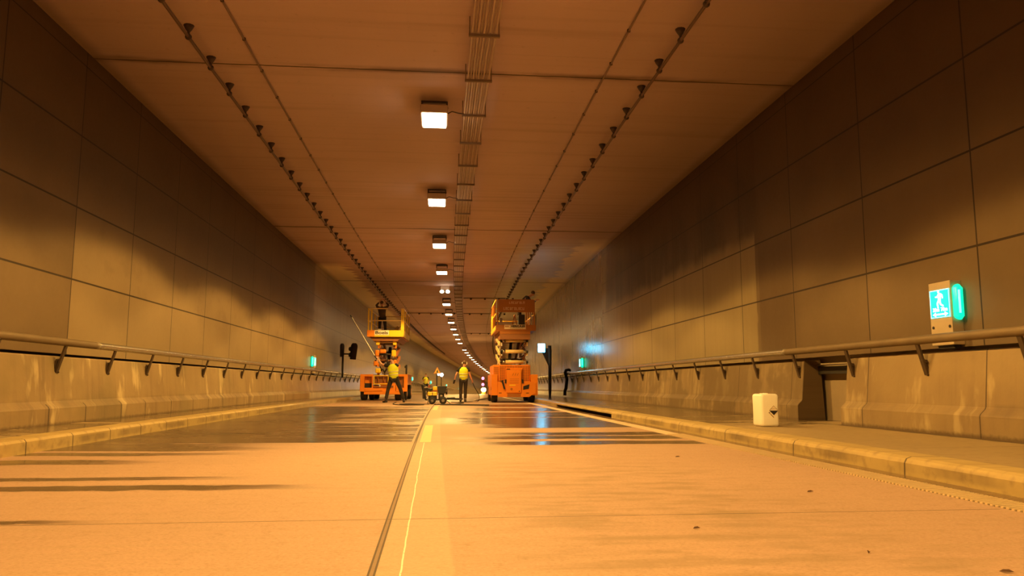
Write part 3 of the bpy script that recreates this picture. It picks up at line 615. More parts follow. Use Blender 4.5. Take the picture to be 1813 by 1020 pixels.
# unidentified dark shape over the right handrail, built as a thick tube
pts = [P(36.4, 5.93 + a, 0.165 + z) for a, z in ((0.12, 1.24), (0.04, 1.30), (-0.10, 1.27), (-0.145, 1.15), (-0.10, 1.0), (-0.06, 0.85), (-0.11, 0.42), (-0.155, 0.31), (-0.165, 0.08))]
tag(MB().tube(pts, [0.06] + [0.075] * 8, 12).build('shape', M['rubber'], smooth=True, loc=pts[-1]), 'thick black shape bent over the right handrail near the pole sign', 'shape')

# warning triangle trailer far ahead
R = tag(at('warning_sign', 75, -2.0, 0), 'triangular yellow warning sign with white lamps on posts, far down the left lane', 'sign')
M['beam'] = glow('white_lamp', (0.85, 0.92, 1.0), 30.0); M['tri_y'] = plain('triangle_yellow', (0.78, 0.56, 0.18), 0.5); M['tri_r'] = plain('triangle_border', (0.75, 0.30, 0.05), 0.5)
cx = 0.10
for x, w_, z in ((cx - 0.03, 0.13, 2.0), (cx + 0.40, 0.10, 1.85)): MB().box(x - w_ / 2, x + w_ / 2, -0.04, 0.04, 0.25, z).build('post', M['dark'], R)
m = MB(); m.box(-0.5, 1.0, -0.3, 1.6, 0.25, 0.5); m.build('trailer_bed', M['orange2'], R, bevel=0.02)
for x in (-0.5, 1.0): MB().cyl((x - 0.08, 0.6, 0.28), (x + 0.08, 0.6, 0.28), 0.28, 16).build('wheel', M['rubber'], R)
t = MB(); t.prism([(cx - 0.36, 2.0), (cx + 0.36, 2.0), (cx, 2.66)], -0.08, -0.04); t = t.build('triangle', M['tri_r'], R)
MB().prism([(cx - 0.26, 2.055), (cx + 0.26, 2.055), (cx, 2.54)], -0.095, -0.078).build('triangle_face', M['tri_y'], t)
m = MB(); m.prism([(cx - 0.05, 2.10), (cx + 0.06, 2.10), (cx + 0.07, 2.24), (cx + 0.01, 2.43), (cx - 0.04, 2.26)], -0.105, -0.094); m.build('black_symbol', M['blk'], t)
for x, z, r in ((cx + 0.42, 1.90, 0.17), (cx + 0.12, 1.93, 0.10)):
    h_ = MB().cyl((x, -0.02, z), (x, 0.1, z), r * 1.1, 14).build('lamp_head', M['dark'], R); MB().ell((x, -0.04, z), r, 0.05, r, 14, 8).build('lens', M['beam'], h_, True)

# far red signal and amber warning lamp
M['redlit'] = glow('lit_red_signal', (1.0, 0.30, 0.55), 2.2); M['amberlit'] = glow('lit_amber_lamp', (1.0, 0.62, 0.18), 40.0)
R = tag(at('red_signal', 100, 2.32, 1.63), 'small far signal showing two pinkish red lights on the wall past the walking worker', 'traffic signal')
MB().box(-0.20, 0.20, 0, 0.2, -0.64, 0.64).build('signal_box', M['brownsteel'], R); MB().cyl((0, 0.1, -1.63), (0, 0.1, -0.7), 0.06, 8).build('pole', M['dark'], R)
for z in (-0.40, 0.40): MB().ell((0, -0.04, z), 0.19, 0.06, 0.20, 12, 8).build('lens', M['redlit'], R, True)
R = tag(at('warning_lamp', 84, 2.6, 0), 'bright amber warning lamp standing on the road just left of the right lift', 'lamp')
MB().tube([(0, 0, 0), (0, 0, 0.08), (0, 0, 0.28)], [0.30, 0.22, 0.16], 14).build('base', M['orange'], R, True)
MB().ell((0, 0, 0.48), 0.27, 0.22, 0.24, 14, 8).build('lens', M['amberlit'], R, True)
l = bpy.data.lights.new('amber_light', 'POINT'); l.energy = 260; l.color = (1, 0.62, 0.15); l.shadow_soft_size = 0.2
lo = bpy.data.objects.new('lamp_light', l); COL.objects.link(lo); lo.parent = R; lo.location = (-0.3, -0.3, 0.8)

# ------------------------------------------------------------------ white canister on the right walkway
def rounded_box_rings(wx, wy, h, r, n=6):
    rings = []
    def outline(kx, ky, rr):
        pts = []
        for cxs, cys, a0 in ((1, 1, 0), (-1, 1, 1), (-1, -1, 2), (1, -1, 3)):
            for k in range(n + 1):
                a = math.pi / 2 * (a0 + k / n); pts.append((cxs * (kx - rr) + rr * math.cos(a), cys * (ky - rr) + rr * math.sin(a)))
        return pts
    for z, kx, ky in ((0, wx - r * .6, wy - r * .6), (r * .35, wx - .006, wy - .006), (r, wx, wy), (h * .3, wx * .985, wy * .985), (h * .62, wx * .985, wy * .985), (h - r, wx, wy), (h - r * .35, wx - .008, wy - .008), (h, wx - r * .8, wy - r * .8)):
        rings.append([(x, y, z) for x, y in outline(kx, ky, r)])
    return rings
def add_rings(m, rings):
    n = len(rings[0]); vs = [p for r in rings for p in r]
    fs = [(i * n + k, i * n + (k + 1) % n, (i + 1) * n + (k + 1) % n, (i + 1) * n + k) for i in range(len(rings) - 1) for k in range(n)] + [tuple(reversed(range(n))), tuple((len(rings) - 1) * n + k for k in range(n))]
    return m.add(vs, fs)
R = tag(at('canister', 10.60, 4.70, 0.155, math.radians(3)), 'white plastic canister with a diamond hazard label, standing on the right walkway', 'canister')
M['can'] = plain('translucent_white_plastic', (0.90, 0.86, 0.76), 0.4, 0, 0.04)
body = add_rings(MB(), rounded_box_rings(0.132, 0.150, 0.455, 0.034)).build('body', M['can'], R, True)
MB().tube([(0.0, -0.07, 0.45), (0.0, -0.06, 0.449), (0.0, 0.03, 0.449), (0.0, 0.05, 0.45)], 0.016, 10).build('handle', M['can'], body, True)
MB().cyl((0.0, 0.10, 0.445), (0.0, 0.10, 0.462), 0.03, 16).build('cap', M['can'], body)
lab = MB().prism([(0.045, 0.225 - 0.072), (0.045 + 0.072, 0.225), (0.045, 0.225 + 0.072), (0.045 - 0.072, 0.225)], -0.1520, -0.1485).build('hazard_label', plain('label_paper', (0.86, 0.76, 0.62), 0.6), R)
MB().prism([(0.045 - 0.066, 0.223), (0.045 + 0.066, 0.223), (0.045, 0.225 - 0.066)], -0.1545, -0.1515).build('black_half', M['blk'], lab)
m = MB(); a = (0.045, 0.297); 
for p0, p1 in (((0.045, 0.290), (-0.018, 0.227)), ((0.045, 0.290), (0.108, 0.227))): m.bar((p0[0], -0.153, p0[1]), (p1[0], -0.153, p1[1]), 0.003, 0.004, up=(0, 1, 0))
m.bar((-0.005, -0.153, 0.247), (0.095, -0.153, 0.247), 0.003, 0.006, up=(0, 1, 0)); m.build('label_lines', plain('label_ink', (0.30, 0.22, 0.12), 0.6), lab)
m = MB(); Mr = Matrix.Translation((0.008, 0, 0.165)) @ Matrix.Rotation(math.radians(45), 4, 'Y'); m.box(-0.055, 0.055, -0.153, -0.1485, -0.012, 0.012, Mr); st = m.build('label_strip', plain('strip_paper', (0.86, 0.74, 0.58), 0.6), R)
m = MB(); m.box(-0.05, -0.025, -0.1545, -0.1525, -0.006, 0.006, Mr); m.box(-0.015, 0.05, -0.1545, -0.1525, -0.006, 0.002, Mr); m.build('strip_print', plain('strip_ink', (0.12, 0.09, 0.06), 0.6), st)

# dry leaves and flakes on the road
for i, (s, o, a, k) in enumerate(((5.21, 2.63, 0.3, 1.0), (3.34, 1.95, 1.0, 0.55), (2.95, 2.30, -0.5, 0.9), (7.79, 2.51, 0.2, 1.0), (3.97, 1.38, 0.1, 0.7))):
    m = MB(); L = 0.030 * k
    m.add([(-L, 0, .002), (-L * .4, L * .35, .010), (L * .4, L * .3, .012), (L, 0, .004), (L * .4, -L * .3, .008), (-L * .4, -L * .35, .006), (0, 0, .003)], [(0, 6, 1), (1, 6, 2), (2, 6, 3), (3, 6, 4), (4, 6, 5), (5, 6, 0)])
    o_ = m.build('dry_leaf', plain('dry_leaf_brown', (0.10, 0.045, 0.018), 0.8)); o_.location = P(s, o, 0.001); o_.rotation_euler = (0, 0, a)
    tag(o_, ['dry leaf on the right lane, nearer the drain grating', 'tiny dark flake on the right lane in the near foreground', 'dry leaf at the lower right edge of the road', 'dry leaf on the right lane short of the wet strips', 'small dark flake just past the near slab joint'][i], 'leaf', 'dry leaves on the road')
# ------------------------------------------------------------------ people
def skin_mesh(name, nodes, edges, mat_, parent, sub=2):
    me = bpy.data.meshes.new('tmp'); me.from_pydata([n[0] for n in nodes], edges, [])
    o = bpy.data.objects.new('tmp', me); COL.objects.link(o)
    sk = o.modifiers.new('skin', 'SKIN'); sk.use_smooth_shade = True; sk.branch_smoothing = 0.3
    if not me.skin_vertices: 
        bm = bmesh.new(); bm.from_mesh(me); bm.verts.layers.skin.verify(); bm.to_mesh(me); bm.free()
    for i, d in enumerate(me.skin_vertices[0].data):
        r = nodes[i][1]; d.radius = (r, r); d.use_root = (i == 0)
    ss = o.modifiers.new('sub', 'SUBSURF'); ss.levels = sub; ss.render_levels = sub
    bpy.context.view_layer.update()
    nm = bpy.data.meshes.new_from_object(o.evaluated_get(bpy.context.evaluated_depsgraph_get())); bpy.data.objects.remove(o); bpy.data.meshes.remove(me)
    nm.name = name; nm.materials.clear(); nm.materials.append(mat_); nm.polygons.foreach_set('use_smooth', [True] * len(nm.polygons))
    r = bpy.data.objects.new(name, nm); COL.objects.link(r); r.parent = parent
    return r
def V(*a): return Vector(a)
def lerp(a, b, t): return a + (b - a) * t
def make_person(R, J, vest=True, shirt='blackcloth', hair=True, cap=None, muffs=False, gloves=(), sleeve=0.5, k=1.0):
    """J: joint name -> Vector in the figure's own frame (metres)"""
    nodes, edges = [], []
    def nd(p, r, par=None):
        nodes.append((tuple(p), r * k)); i = len(nodes) - 1
        if par is not None: edges.append((par, i))
        return i
    pel, che, nec, hd = J['pelvis'], J['chest'], J['neck'], J['head']
    up = (nec - che).normalized(); lat = (J['shR'] - J['shL']).normalized(); fwd = up.cross(lat).normalized()
    face = J.get('face', fwd).normalized(); hup = (hd - nec).normalized()
    face = (face - hup * face.dot(hup)).normalized(); hl = face.cross(hup).normalized()
    ip = nd(pel, 0.115); ib = nd(lerp(pel, che, 0.5), 0.112, ip); ic = nd(che, 0.125, ib); inn = nd(nec, 0.062, ic)
    ih0 = nd(hd - hup * 0.075 * k + face * 0.012, 0.066, inn); ih1 = nd(hd - hup * 0.01 * k, 0.088, ih0); ih2 = nd(hd + hup * 0.055 * k - face * 0.008, 0.08, ih1)
    nd(hd + face * 0.098 * k - hup * 0.02 * k, 0.014, ih1)                                   # nose
    for sgn in (-1, 1): nd(hd + hl * sgn * 0.088 * k - hup * 0.015 * k, 0.016, ih1)           # ears
    for sd, sg in (('L', -1), ('R', 1)):
        sh, el, wr = J['sh' + sd], J['el' + sd], J['wr' + sd]
        a = nd(sh, 0.064, ic); b = nd(lerp(sh, el, 0.5), 0.050, a); c = nd(el, 0.042, b); d = nd(lerp(el, wr, 0.4), 0.041, c); e = nd(wr, 0.030, d)
        dr = (wr - el).normalized(); cu = J.get('curl' + sd, V(0, 0, -1)); cu = (cu - dr * cu.dot(dr))
        cu = cu.normalized() if cu.length > 1e-3 else dr.orthogonal().normalized()
        ax = dr.cross(cu).normalized() * sg
        pm = nd(wr + dr * 0.055 * k, 0.036, e)
        grip = J.get('grip' + sd, 0.3)
        for q, ln in ((-0.032, 0.060), (-0.011, 0.070), (0.011, 0.066), (0.032, 0.052)):
            b0 = wr + (dr * 0.092 + ax * q) * k; t1 = b0 + (dr * math.cos(grip * 1.2) + cu * math.sin(grip * 1.2)) * ln * 0.5 * k
            t2 = t1 + (dr * math.cos(grip * 2.4) + cu * math.sin(grip * 2.4)) * ln * 0.5 * k
            f0 = nd(b0, 0.0100, pm); f1 = nd(t1, 0.0092, f0); nd(t2, 0.0080, f1)
        th = nd(wr + (dr * 0.045 - ax * 0.045 + cu * 0.012) * k, 0.0115, pm); nd(wr + (dr * 0.085 - ax * 0.058 + cu * 0.03) * k, 0.009, th)
        hp, kn, an = J['hip' + sd], J['kn' + sd], J['an' + sd]; td = J.get('toe' + sd, V(0, 1, 0)).normalized()
        a = nd(hp, 0.088, ip); b = nd(lerp(hp, kn, 0.5), 0.076, a); c = nd(kn, 0.056, b); d = nd(lerp(kn, an, 0.35), 0.056, c); e = nd(an, 0.040, d); nd(an + td * 0.11 * k - V(0, 0, 0.045 * k), 0.030, e)
    body = skin_mesh('body', nodes, edges, M['skin'], R)
    # trousers
    tn, te = [(tuple(pel + up * 0.03), 0.142 * k)], []
    for sd in 'LR':
        hp, kn, an = J['hip' + sd], J['kn' + sd], J['an' + sd]; prev = 0
        for p, r in ((hp, 0.108), (lerp(hp, kn, .5), 0.095), (kn, 0.078), (lerp(kn, an, .5), 0.074), (lerp(kn, an, 0.94), 0.070)):
            tn.append((tuple(p), r * k)); te.append((prev, len(tn) - 1)); prev = len(tn) - 1
    skin_mesh('trousers', tn, te, M['darkcloth'], R, 2)
    for sd in 'LR':
        an = J['an' + sd]; td = J.get('toe' + sd, V(0, 1, 0)).normalized(); z = V(0, 0, 1)
        m = MB(); m.loft([(an - z * 0.085 * k - td * 0.03, 0.05, 0.05), (an - z * 0.05 * k, 0.055, 0.06), (an + z * 0.04, 0.052, 0.055)], 12)
        m.tube([an - td * 0.075 * k - z * 0.05 * k, an - z * 0.045 * k, an + td * 0.08 * k - z * 0.055 * k, an + td * 0.17 * k - z * 0.065 * k], [0.03, 0.042, 0.042, 0.024], 10); m.build('boot', M['shoe'], R, True)
    # torso garments: lofted along the spine
    def torso(name, mat_, g, top, z0=-0.06):
        rings = []
        for t, rx, ry in top:
            p = lerp(pel, che, t) if t <= 1 else lerp(che, nec, t - 1)
            u2 = (che - pel).normalized() if t <= 1 else up
            l2 = (lat - u2 * lat.dot(u2)).normalized(); f2 = u2.cross(l2)
            Mx = Matrix((l2, f2, u2)).transposed(); rings.append((p, (rx + g) * k, (ry + g) * k, Mx))
        return rings
    prof = [(-0.12, 0.172, 0.125), (0.2, 0.165, 0.12), (0.6, 0.178, 0.125), (1.0, 0.198, 0.135), (1.45, 0.205, 0.12), (1.72, 0.16, 0.10), (1.95, 0.075, 0.075)]
    m = MB(); m.loft(torso('', None, 0.0, prof), 18)
    for sd in 'LR':
        sh, el = J['sh' + sd], J['el' + sd]; e2 = lerp(sh, el, sleeve) if sleeve <= 1 else lerp(el, J['wr' + sd], sleeve - 1)
        pts = [lerp(nec, sh, 0.55), sh, lerp(sh, el, min(sleeve, 1) * 0.5)] + ([el] if sleeve > 1 else []) + [e2]
        m.tube(pts, [0.085 * k, 0.083 * k, 0.070 * k] + ([0.056 * k] if sleeve > 1 else []) + [(0.066 if sleeve <= 1 else 0.044) * k], 12)
    m.build('shirt', M[shirt], R, True)
    if vest:
        vp = [(-0.10, 0.188, 0.142), (0.25, 0.180, 0.137), (0.6, 0.192, 0.142), (1.0, 0.212, 0.150), (1.45, 0.214, 0.136), (1.74, 0.168, 0.112), (1.9, 0.105, 0.092)]
        vs_ = MB().loft(torso('', None, 0.004, vp), 20).build('safety_vest', M['hivis'], R, True)
        for t0, t1 in ((0.30, 0.40), (0.66, 0.76)):
            def rad(t):
                for (a, x0, y0), (b, x1, y1) in zip(vp, vp[1:]):
                    if a <= t <= b: q = (t - a) / (b - a); return (x0 + (x1 - x0) * q, y0 + (y1 - y0) * q)
            MB().loft(torso('', None, 0.010, [(t0,) + rad(t0), (t1,) + rad(t1)]), 20).build('reflective_band', M['reflect'], vs_, True)
    if hair:
        Mh = Matrix((hl, face, hup)).transposed(); MB().ell(hd + hup * 0.035 * k - face * 0.022, 0.093 * k, 0.096 * k, 0.088 * k, 14, 8, Mh).build('hair', M['hair'], R, True)
    if cap:
        Mh = Matrix((hl, face, hup)).transposed(); m = MB(); m.ell(hd + hup * 0.045 * k - face * 0.004, 0.100 * k, 0.108 * k, 0.085 * k, 14, 8, Mh); m.box(-0.07, 0.07, 0.08, 0.17, 0.02, 0.032, Matrix.Translation(hd) @ Mh.to_4x4()); m.build('cap', M[cap], R, True)
    if muffs:
        Mh = Matrix((hl, face, hup)).transposed(); m = MB()
        for sg in (-1, 1): m.ell(hd + hl * sg * 0.102 * k - hup * 0.01, 0.024, 0.042, 0.048, 12, 8, Mh)
        m.tube([hd + (hl * math.cos(a) * 0.105 + hup * math.sin(a) * 0.115) * k for a in [math.pi * q / 10 for q in range(11)]], 0.010, 8); m.build('ear_defenders', M['white'], R, True)
    for sd in gloves:
        wr, el = J['wr' + sd], J['el' + sd]; dr = (wr - el).normalized(); MB().tube([wr - dr * 0.04, wr + dr * 0.03, wr + dr * 0.10, wr + dr * 0.15], [0.04, 0.046, 0.046, 0.03], 10).build('glove', M['glove'], R, True)
    for sg in (-1, 1): MB().ell(hd + face * 0.081 * k + hl * sg * 0.032 * k + hup * 0.008 * k, 0.011, 0.011, 0.011, 8, 6).build('eye', M['blk'], R, True)
    return R

# worker walking away in the middle of the road
R = tag(at('person', 34.0, 0.92, 0), 'person in yellow vest and white ear defenders walking away, hose in hand', 'person')
make_person(R, dict(pelvis=V(0, 0, 0.98), chest=V(0.0, 0.02, 1.30), neck=V(0.02, 0.03, 1.53), head=V(0.045, 0.06, 1.685), shL=V(-0.19, 0.02, 1.44), elL=V(-0.33, -0.02, 1.17), wrL=V(-0.395, 0.06, 0.93),
     shR=V(0.20, 0.02, 1.44), elR=V(0.28, -0.02, 1.17), wrR=V(0.38, 0.07, 0.93), hipL=V(-0.10, 0, 0.93), knL=V(-0.115, 0.05, 0.52), anL=V(-0.12, 0.02, 0.095), hipR=V(0.10, 0, 0.93), knR=V(0.09, 0.06, 0.52), anR=V(0.08, -0.06, 0.095),
     face=V(0.25, 1, -0.05), curlL=V(0.3, 0.3, -0.2), curlR=V(-0.5, 0.4, -0.2), gripL=0.45, gripR=0.75), muffs=True, gloves='L', hair=True)
# worker reaching up with the long lance
R = tag(at('person', 32.3, -2.06, 0), 'person in yellow vest with legs apart, raising a long white lance', 'person')
KK = 1.06
lanceA, lanceB = V(-0.50, 0.30, 1.50), V(-1.84, 0.85, 3.60); ld = (lanceB - lanceA).normalized()
hR = lanceA + ld * 0.08; hL = lanceA + ld * 0.42
make_person(R, dict(pelvis=V(0.06, 0, 1.02), chest=V(0.02, 0.03, 1.36), neck=V(0.0, 0.05, 1.61), head=V(-0.03, 0.08, 1.79), shL=V(-0.185, 0.08, 1.52), elL=lerp(V(-0.185, 0.08, 1.52), hL, 0.52) + V(-0.02, -0.05, -0.10), wrL=hL - V(-0.05, -0.05, 0.0),
     shR=V(0.19, 0.0, 1.52), elR=V(-0.10, 0.20, 1.38), wrR=hR - V(-0.08, -0.03, 0.01), hipL=V(-0.04, 0, 0.97), knL=V(-0.17, 0.05, 0.55), anL=V(-0.25, -0.02, 0.10), hipR=V(0.17, 0, 0.97), knR=V(0.33, 0.14, 0.57), anR=V(0.48, 0.22, 0.10),
     face=V(-0.8, 0.7, 0.3), toeL=V(-0.7, 0.6, 0), toeR=V(0.1, 1, 0), curlL=V(0.2, -0.4, 0.6), curlR=V(0.2, -0.4, 0.6), gripL=0.95, gripR=0.95), k=KK, hair=True)
L0 = R.matrix_basis.copy(); R_l = tag(empty('lance', R.location, R.rotation_euler.z), 'long white spray lance raised toward the left wall', 'lance')
MB().tube([lanceA - ld * 0.22, lanceB], [0.020, 0.016], 10).build('tube', M['pole'], R_l, True); MB().tube([lanceA - ld * 0.30, lanceA - ld * 0.12], 0.03, 10).build('grip', M['blk'], R_l, True)
MB().tube([lanceA + ld * 0.36, lanceA + ld * 0.56], 0.024, 10).build('grip', M['blk'], R_l, True); MB().tube([lanceB, lanceB + ld * 0.12], [0.018, 0.03], 10).build('nozzle', M['dark'], R_l, True)
# worker far away, facing this way
R = tag(at('person', 64, -2.25, 0, math.pi), 'distant person in yellow vest facing the camera beyond the pressure washer', 'person')
make_person(R, dict(pelvis=V(0, 0, 0.96), chest=V(0, 0.02, 1.28), neck=V(0, 0.03, 1.51), head=V(0.0, 0.05, 1.66), shL=V(-0.19, 0.02, 1.42), elL=V(-0.27, -0.02, 1.14), wrL=V(-0.22, 0.16, 1.02), shR=V(0.19, 0.02, 1.42), elR=V(0.25, 0.02, 1.15), wrR=V(0.10, 0.22, 1.28),
     hipL=V(-0.1, 0, 0.91), knL=V(-0.12, 0.03, 0.51), anL=V(-0.13, 0, 0.095), hipR=V(0.1, 0, 0.91), knR=V(0.11, 0.04, 0.51), anR=V(0.12, -0.02, 0.095), face=V(0, 1, 0), curlR=V(0, -1, 0)), hair=True)
# ------------------------------------------------------------------ scissor lifts
def hazard_mat():
    g = G('black_white_stripes'); t = g.N('ShaderNodeSeparateXYZ'); g.nt.links.new(g.obj(), t.inputs[0])
    d = g.m('ADD', t.outputs[1], g.mul(t.outputs[2], 0.6)); f = g.m('LESS_THAN', g.m('FRACT', g.mul(d, 3.2)), 0.5)
    return g.done(g.mix(f, (0.78, 0.74, 0.66), (0.02, 0.018, 0.016)), 0.5)
M['hazard'] = hazard_mat()
M['label'] = plain('pale_sign_paint', (0.80, 0.62, 0.40), 0.5, 0, 0.04); M['ink'] = plain('black_ink', (0.03, 0.02, 0.015), 0.6); M['label2'] = plain('white_sign_paint', (0.88, 0.80, 0.66), 0.5, 0, 0.04)
def wheel(R, x, y, r, w, hub='orange'):
    wl = MB(); wl.tube([(x - w / 2, y, r), (x - w * .38, y, r), (x + w * .38, y, r), (x + w / 2, y, r)], [r * .86, r, r, r * .86], 22); o = wl.build('wheel', M['rubber'], R, True)
    sgn = -1 if x < 0 else 1
    MB().cyl((x + sgn * w * .44, y, r), (x + sgn * (w * .52), y, r), r * .5, 16).build('hub', M[hub], o)
    return o
def arms(R, xs, y0, y1, z0, z1, stages, mats, w=0.06, t=0.15):
    dz = (z1 - z0) / stages
    for i in range(stages):
        a = z0 + dz * i; b = a + dz
        for x, mt in zip(xs, mats):
            MB().bar((x, y0, a), (x, y1, b), w, t).build('scissor_arm', M[mt[0]], R, bevel=0.006)
            x2 = x + (w + 0.02) * (1 if x < 0 else -1); MB().bar((x2, y1, a), (x2, y0, b), w, t).build('scissor_arm', M[mt[1]], R, bevel=0.006)
        ctr = MB().cyl((xs[0] - 0.03, (y0 + y1) / 2, (a + b) / 2), (xs[1] + 0.03, (y0 + y1) / 2, (a + b) / 2), 0.045, 12); ctr.build('centre_pin', M['blk'], R, True)

# right lift: tall orange machine seen from its engine end
RL = R = tag(at('scissor_lift', 32.1, 3.03, 0), 'orange scissor lift on the right, engine end with mesh guard toward the camera', 'scissor lift')
for x, y in ((-0.82, 0.62), (0.76, 0.62), (-0.84, 3.0), (0.78, 3.0)): wheel(R, x, y, 0.345, 0.26)
MB().box(-0.70, 0.68, 0.15, 3.45, 0.30, 0.85).build('chassis', M['orange'], R, bevel=0.02)
for x0, x1 in ((-0.96, -0.705), (0.685, 0.985)):
    fd = MB(); y = lambda t: t
    fd.prism([(0.05, 0.30), (0.05, 1.17), (3.55, 1.17), (3.55, 0.30), (3.40, 0.30), (3.28, 0.62), (3.0, 0.74), (2.72, 0.62), (2.60, 0.30), (1.05, 0.30), (0.92, 0.62), (0.62, 0.72), (0.38, 0.62), (0.26, 0.30)], x0, x1, axis='x'); fd.build('fender', M['orange'], R, bevel=0.012)
bmp = MB(); bmp.prism([(-0.70, 0.23), (0.36, 0.23), (0.62, 0.23), (0.72, 0.30), (0.80, 0.34), (0.92, 0.34), (0.92, 0.84), (0.42, 0.90), (-0.36, 0.90), (-0.70, 0.86)], 0.02, 0.15); bmp.build('bumper', M['orange'], R, bevel=0.02)
MB().box(-0.30, 0.26, 0.010, 0.025, 0.25, 0.37).build('bumper_plate', M['orange2'], R); 
hood = MB(); hood.box(-0.88, 0.685, 0.16, 3.35, 0.85, 1.575); hood = hood.build('hood', M['orange'], R, bevel=0.03)
MB().box(-0.62, 0.64, 0.145, 0.165, 0.80, 1.54).build('vent_screen', M['brownsteel'], R)
lat = MB()
for i in range(19): x = -0.615 + i * 0.0685; lat.box(x - 0.011, x + 0.011, 0.118, 0.146, 0.80, 1.545)
for j in range(11): z = 0.82 + j * 0.07; lat.box(-0.63, 0.65, 0.112, 0.142, z - 0.011, z + 0.011)
lat.build('mesh_guard', M['orange'], R)
lv = MB()
for j in range(7): lv.box(-0.862, -0.66, 0.148, 0.163, 1.10 + j * 0.058, 1.125 + j * 0.058)
lv.build('louvres', M['orange2'], hood)
fr = MB()
for a, b, c_, d in ((-0.375, 0.325, 1.36, 1.43), (-0.375, -0.345, 0.42, 1.40), (0.295, 0.325, 0.42, 1.40)): fr.box(a, b, 0.03, 0.15, c_, d)
fr.build('door_frame', M['orange'], R, bevel=0.006)
dr = MB().box(-0.335, 0.285, -0.03, 0.13, 0.40, 1.355).build('engine_door', M['orange'], R, bevel=0.018)
MB().box(-0.335, -0.19, -0.005, 0.02, 1.375, 1.405).build('dark_slot', M['blk'], dr)
for k_ in range(3):
    MB().prism([(-0.10 + k_ * 0.10, 1.12), (-0.075 + k_ * 0.10, 1.12), (-0.03 + k_ * 0.10, 1.22), (-0.055 + k_ * 0.10, 1.22)], -0.036, -0.029).build('slanted_mark', M['orange2'], dr)
for j in range(4): MB().box(-0.20, 0.18, -0.036, -0.029, 0.98 - j * 0.06, 0.992 - j * 0.06).build('door_rib', M['orange2'], dr)
MB().box(-0.22, 0.04, -0.036, -0.03, 0.70, 0.745).build('door_plate', M['amber'], dr); MB().cyl((-0.13, -0.05, 0.56), (-0.13, -0.02, 0.56), 0.05, 14).build('door_cap', M['orange2'], dr); MB().cyl((0.2, -0.045, 0.47), (0.2, -0.02, 0.47), 0.022, 10).build('latch', M['blk'], dr)
for x in (-0.37, 0.345): MB().box(x - 0.035, x + 0.035, -0.03, 0.10, 0.80, 0.96).build('hinge', M['blk'], R, bevel=0.008)
MB().prism([(0.36, 0.53), (0.60, 0.57), (0.63, 0.76), (0.37, 0.68)], 0.010, 0.03).build('foot_hole', M['blk'], R)
MB().bar((-0.52, -0.03, 0.92), (-0.42, -0.03, 0.56), 0.05, 0.07).build('tow_lever', M['blk'], R); MB().bar((-0.62, 0.06, 0.90), (-0.48, -0.02, 0.84), 0.06, 0.05).build('lever_pivot', M['brownsteel'], R)
for x in (-0.60, 0.55): MB().box(x - 0.06, x + 0.06, 0.012, 0.025, 0.385, 0.41).build('slot', M['blk'], R)
arms(R, (-0.60, 0.56), 0.35, 3.2, 1.64, 2.86, 3, (('cream', 'hazard'), ('cream', 'brownsteel')), 0.055, 0.16)
for z in (1.70, 2.14, 2.60):
    MB().cyl((-0.36, 0.30, z), (0.40, 0.30, z), 0.075, 16).build('cross_tube', M['cream'], R, True)
    for x in (-0.55, -0.43, 0.45, 0.56): MB().cyl((x - 0.04, 0.30, z - 0.01), (x + 0.04, 0.30, z - 0.01), 0.058, 12).build('pin_end', M['blk'] if x in (-0.55, 0.56) else M['steel'], R, True)
MB().bar((-0.15, 1.0, 1.7), (0.0, 1.9, 2.7), 0.12, 0.12).build('lift_ram', M['blk'], R); MB().bar((0.2, 2.4, 1.7), (0.28, 1.2, 2.6), 0.10, 0.10).build('lift_ram', M['blk'], R)
hs = MB(); hs.tube([(0.3, 0.6, 1.9), (0.45, 0.5, 2.0), (0.5, 0.5, 2.25), (0.35, 0.6, 2.4), (0.48, 0.5, 2.6)], 0.02, 6); hs.build('hydraulic_hose', M['rubber'], R, True)
# platform
MB().box(-0.62, 0.66, 0.0, 3.7, 2.70, 2.93).build('under_frame', M['brownsteel'], R); MB().box(-0.63, 0.67, -0.02, 3.72, 2.93, 3.06).build('skirt', M['orange2'], R, bevel=0.01)
MB().box(-0.80, 0.89, -0.05, 3.95, 3.06, 3.12).build('deck', M['orange2'], R)
tb = MB().box(-0.80, 0.89, -0.07, -0.045, 3.11, 3.31).build('toe_board', M['orange2'], R)
MB().box(-0.81, -0.785, -0.07, 3.95, 3.11, 3.27).build('toe_board', M['amber'], R); MB().box(0.88, 0.90, -0.07, 3.95, 3.11, 3.27).build('toe_board', M['orange2'], R); MB().box(-0.8, 0.89, 3.93, 3.95, 3.11, 3.27).build('toe_board', M['orange2'], R)
sb_ = MB().box(-0.44, 0.47, -0.085, -0.070, 3.125, 3.315).build('name_board', M['label'], R)
text_mesh('HERKULES', 'lettering', M['ink'], sb_, 0.115, (0.135, -0.088, 3.245), 0.60, 0.006)
MB().box(-0.20, 0.36, -0.089, -0.084, 3.163, 3.176).build('rule_line', M['ink'], sb_)
for x in (-0.37, -0.29): MB().prism([(x - 0.035, 3.215), (x + 0.035, 3.215), (x, 3.285)], -0.089, -0.084).build('emblem', M['orange2'], sb_)
for x, y in ((-0.72, -0.06), (0.83, -0.06), (-0.78, 0.95), (-0.78, 1.95), (-0.78, 2.95), (-0.78, 3.9), (0.87, 0.95), (0.87, 1.95), (0.87, 2.95), (0.87, 3.9)): MB().box(x - 0.025, x + 0.025, y - 0.02, y + 0.03, 3.12, 4.36).build('rail_post', M['orange2'], R)
tr_ = MB()
for z in (3.78, 4.37): tr_.bar((-0.78, -0.04, z), (-0.78, 3.92, z), 0.045, 0.045); tr_.bar((0.87, -0.04, z), (0.87, 3.92, z), 0.045, 0.045); tr_.bar((-0.78, 3.92, z), (0.87, 3.92, z), 0.045, 0.045)
tr_.build('guard_rail', M['amber'], R)
